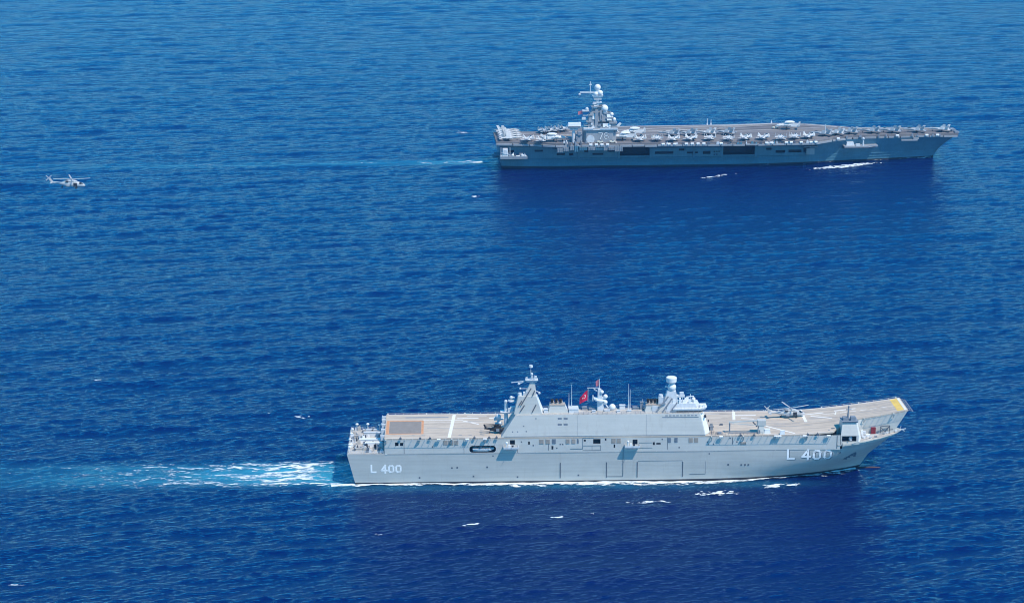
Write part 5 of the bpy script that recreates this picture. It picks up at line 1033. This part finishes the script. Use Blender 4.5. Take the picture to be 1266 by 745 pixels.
for i, (x, y, a) in enumerate([(38, 10.5, 100), (43, 13, 104), (48, 15.6, 98), (53.2, 18, 102)]):
    put_jet(x, y, a, f'jet facing away at the far deck edge aft of the island, {WORD[i]} from the stern', 'jets on the far deck edge aft of the island', i % 2 == 0)
def make_e2(label):
    j = thing('radar_plane', label, 'radar plane')
    mb = MB(); mb.loft([(8.6, 0, 2.5, .2, .25), (7.8, 0, 2.6, .75, .8), (6.2, 0, 2.8, 1.1, 1.15), (0, 0, 2.8, 1.15, 1.2), (-4, 0, 2.9, .95, 1.0), (-7.6, 0, 3.2, .35, .45), (-8.9, 0, 3.3, .12, .2)], 14, 2.3); mb.obj('fuselage', 'white', j)
    mb = MB(); mb.loft([(7.4, 0, 3.15, .6, .35), (6.6, 0, 3.4, .82, .42), (5.8, 0, 3.5, .8, .42)], 10); mb.obj('cockpit_window', 'glass', j)
    for s in (-1, 1):
        mb = MB(); mb.slab([(2.6, s * .8, 4.0), (2.4, s * 4.6, 4.0), (-.2, s * 4.6, 4.0), (-.6, s * .8, 4.0)], .3); w = mb.obj('wing', 'white', j)
        mb = MB(); mb.slab([(-.6, s * 3.0, 2.6), (-8.4, s * 2.4, 2.4), (-8.4, s * 2.4, 4.2), (-.6, s * 3.0, 4.9)], .25); mb.obj('folded_wing', 'white', w)
        mb = MB(); mb.loft([(4.8, s * 3.4, 3.3, .3, .35), (4, s * 3.4, 3.3, .6, .65), (.5, s * 3.4, 3.4, .6, .65), (-2.4, s * 3.4, 3.6, .3, .35)], 10); n_ = mb.obj('engine', 'jet', j)
        mb = MB()
        for q in range(4): a = q * pi / 2 + .4; mb.slab([(4.9, s * 3.4 + .1 * cos(a + 1.57), 3.3 + .1 * sin(a + 1.57)), (4.9, s * 3.4 + 1.9 * cos(a + .09), 3.3 + 1.9 * sin(a + .09)), (4.9, s * 3.4 + 1.9 * cos(a - .09), 3.3 + 1.9 * sin(a - .09)), (4.9, s * 3.4 - .1 * cos(a + 1.57), 3.3 - .1 * sin(a + 1.57))], .08)
        mb.obj('propeller', 'mid', n_)
        mb = MB(); mb.cyl((.8, s * 3.4 - .2, .5), (.8, s * 3.4 + .2, .5), .5, .5, 10); mb.bar((.8, s * 3.4, .5), (.8, s * 3.4, 2.9), .25); mb.obj('main_wheel', 'rubber', j)
        for e in (1.3, 3.6): mb = MB(); mb.slab([(-7.4, s * e, 3.0), (-9, s * e, 3.0), (-9.2, s * e, 5.3), (-8.0, s * e, 5.3)], .15); mb.obj('tail_fin', 'jet', j)
    mb = MB(); mb.slab([(-7.2, -3.6, 3.6), (-8.9, -3.6, 3.8), (-8.9, 3.6, 3.8), (-7.2, 3.6, 3.6)], .18); mb.obj('tailplane', 'white', j)
    mb = MB(); mb.cyl((-1.4, 0, 5.3), (-1.4, 0, 5.75), 3.3, 3.7, 24); mb.cyl((-1.4, 0, 5.75), (-1.4, 0, 6.15), 3.7, 2.6, 24); r = mb.obj('radar_disc', 'white', j)
    mb = MB(); mb.bar((-.6, -.6, 3.8), (-.9, -.2, 5.4), .25); mb.bar((-.6, .6, 3.8), (-.9, .2, 5.4), .25); mb.bar((-2.4, 0, 3.6), (-1.9, 0, 5.4), .35); mb.obj('disc_pylon', 'jet', j)
    mb = MB(); mb.cyl((6.4, -.2, .4), (6.4, .2, .4), .4, .4, 10); mb.bar((6.4, 0, .4), (6.4, 0, 1.9), .25); mb.obj('nose_wheel', 'rubber', j)
    return j
e0 = make_e2('x'); note_tree(e0)
for i, (x, y, a, lb) in enumerate([(103, -7.0, 176, 'white propeller radar plane in mid deck, just forward of the island'), (94.0, -25.0, 172, 'white radar plane near the deck edge, between the island and the jet row'), (221, 12.5, 168, 'white radar plane standing alone near the far deck edge of the carrier'), (43.5, -27, 10, 'white radar plane aft of the island beside the deck radar post')]):
    o = e0 if i == 0 else copy_tree(e0); at_ship(FF, o, x, y, FZ + .03, radians(a)); tag(o, lb, 'radar plane', 'propeller radar planes on the carrier')
# fittings crowding the island and the deck edge
rr = random.Random(5)
for i in range(26):
    z = rr.uniform(29.5, 46); hw = 10.5 * (1 - (z - 29) / 24); xc = 77 - (z - 29) * .12; x = xc + rr.uniform(-hw, hw); y = rr.uniform(-32.4, -30.2) + (z - 29) * .14
    mb = MB(); w = rr.uniform(.5, 1.4); h = rr.uniform(.5, 2.0)
    mb.taper((x - w, x + w, y - .5, y + .9), z, (x - w * .7, x + w * .7, y - .4, y + .8), z + h)
    if i % 3 == 0: mb.cyl((x, y, z + h), (x, y, z + h + rr.uniform(1, 3)), .18, .12, 6)
    mb.obj('antenna_mount', ['white', 'light', 'mid', 'light', 'fupper'][i % 5], iF)
for i in range(34):
    x = rr.uniform(120, 236) if i % 4 else rr.uniform(255, 338); y = np.interp(x, [c[0] for c in cw], [c[1] for c in cw]) - 1.2; w = rr.uniform(.4, 1.3)
    mb = MB(); mb.taper((x - w, x + w, y - .7, y + .5), FZ - 1.4, (x - w * .8, x + w * .8, y - .6, y + .4), FZ - rr.uniform(-.4, .6)); mb.cyl((x, y, FZ - 1.6), (x, y, FZ + rr.uniform(.2, 1.2)), .2, .2, 6)
    mb.obj('deck_edge_fitting', ['mid', 'line', 'light', 'fhull'][i % 4], F)
# low tow tractors
def make_tug(label):
    v = thing('tow_tractor', label, 'tow tractor')
    mb = MB(); mb.taper((-2.2, 2.2, -1.1, 1.1), .4, (-2.0, 2.1, -1.0, 1.0), 1.3); mb.box(-2.0, -.2, -.9, .9, 1.3, 1.5); mb.obj('body', 'vehicle', v)
    mb = MB(); mb.box(.3, 1.0, -.6, .6, 1.3, 2.0); mb.obj('seat', 'mid', v)
    for x in (-1.4, 1.4):
        for y in (-1.05, 1.05): mb = MB(); mb.cyl((x, y - .15, .45), (x, y + .15, .45), .45, .45, 10); mb.obj('wheel', 'rubber', v)
    return v
t0 = make_tug('x'); note_tree(t0)
for i, (x, y, a, lb) in enumerate([(84.8, -34.8, 8, 'pale tow tractor parked at the foot of the island under the number 78'), (118, -16, 20, 'pale tow tractor between the near deck row and the inner row of jets'), (212, 16, 10, 'pale tow tractor behind the lone radar plane'), (186, -14, 40, 'pale tow tractor forward of the short inner jet row'), (76, -35.2, 0, 'second pale tow tractor at the foot of the island, nearer the stern')]):
    o = t0 if i == 0 else copy_tree(t0); at_ship(FF, o, x, y, FZ + .03, radians(a)); tag(o, lb, 'tow tractor', 'tow tractors on the carrier deck')

# ------------------------------------------------------------------ foam by the carrier, breaking crests
def d_fside(x, y):
    off = -hbF(0, 0) - y
    hb = np.interp(328 - x, [0, 2, 10, 30, 60, 100, 140], [0, 0.8, 2.7, 6.8, 12.2, 17.6, 20.4]); off = -hb - y
    return np.where((off > -.6) & (off < 5), .30 - off / 5 + 1.5 * (fbm(x / 8, y / 1.5, 4, 61) - .62) + .35 * np.exp(-((x - 316) / 14) ** 2) + .12 * np.exp(-((x - 215) / 30) ** 2), -1) * np.where(x > 327, 0, 1) - .01
foam('hull_foam', 'faint broken foam along the waterline of the far carrier', FF, 100, 327, -26, 0, d_fside, .6)
def d_fwake(x, y):
    return 0.9 * ridge(x / 14, y / 3, 71) + .5 * fbm(x / 4, y / 1.6, 3, 72) - 1.02 + .35 * np.exp(-((y + 1) / 3.2) ** 2) + .25 * np.exp(-((x + 12) / 16) ** 2) - .35 * np.clip(-x / 95, 0, 1) - .10 * np.clip(-x / 320, 0, 1) - 2 * np.clip(np.abs(y + 1) / 5 - 1, 0, 9)
foam('wake_foam', 'thin white foam streak trailing from the stern of the far carrier', FF, -330, 0, -8, 6, d_fwake, .6, cat='wake')
CP = (radians(PITCH), 2549.1)
def sea_at(u, v):
    """the point of the sea that shows at pixel u,v of the photograph, used to read positions off it"""
    dx, dz = (u - 633) / CP[1], (v - 372.5) / CP[1]
    y = cos(CP[0]) - dz * sin(CP[0]); z = -sin(CP[0]) - dz * cos(CP[0]); k = -CAM_H / z
    return dx * k, y * k
bow = [(1000, 210, 1086, 202, 4.2, -.1), (850, 222, 920, 214, 2.2, .35), (935, 205.5, 955, 203, 1.2, .3), (985, 204.5, 1000, 202.5, 1.2, .25)]
for i, (u0, v0, u1, v1, w, k) in enumerate(bow):
    a, b_ = np.array(sea_at(u0, v0)), np.array(sea_at(u1, v1)); L_ = np.linalg.norm(b_ - a) / 2; c_ = (a + b_) / 2; tl = atan2(b_[1] - a[1], b_[0] - a[0])
    foam('wave_foam', ['white ragged bow wave breaking beside the forward hull of the far carrier', 'thin broken line of foam on dark water beside the middle of the carrier', 'short white crest close under the carrier hull amidships', 'small white crest against the carrier hull, aft of its bow wave'][i], None, c_[0] - L_ - 4, c_[0] + L_ + 4, c_[1] - L_ * .6 - 6, c_[1] + L_ * .6 + 6, blob(c_[0], c_[1], L_, w, tl, 80 + i, k), .6, cat='wave', group='breaking wave crests')
caps = [(885, 609, 11, 2.2, .1, 'bright white breaking crest just off the forward hull of the near ship'), (803, 621, 9, 1.6, .1, 'white breaking crest below the middle of the near ship, alone on dark water'), (966, 600, 10, 1.8, .1, 'white breaking crest in the dark reflection under the near bow'), (737, 634, 5, .9, .0, 'small faint crest below the near ship, aft of the lone bright one'),
        (583, 650, 5, .8, .35, 'small slanting crest furthest below the stern half of the near ship'), (470, 660, 3, .8, .2, 'tiny crest on open water below the L 400 at the stern'), (373, 515, 5, 1.6, .0, 'small crest on open water behind and beyond the near stern'), (122, 470, 3, 1.4, .1, 'tiny crest on open water far behind the near ship'), (335, 511, 2.2, 1, .1, 'tiny fleck of foam just behind the crest beyond the near stern'), (20, 722, 5, .8, .1, 'thin crest at the bottom corner of the open water'),
        (570, 164, 7, 3, 0, 'small crest on open water beyond the stern of the carrier'), (585, 243, 6, 1.6, .1, 'small crest on open water this side of the carrier stern'), (845, 606, 6, .9, 0, 'thin foam fleck close under the near hull, aft of the brightest crest'), (690, 640, 3, .6, .1, 'faint fleck of foam between the two small crests below the near ship')]
for i, (u, v, L_, w, tl, lb) in enumerate(caps):
    x, y = sea_at(u, v); w *= 1.6
    foam('wave_foam', lb, None, x - L_ * 1.4, x + L_ * 1.4, y - w * 2 - 2, y + w * 2 + 2, blob(x, y, L_, w, tl, 100 + i, .3 if i < 3 else (.4 if i in (6, 10, 13) else .7)), .3 if y < 1000 else .6, cat='wave', group='breaking wave crests')
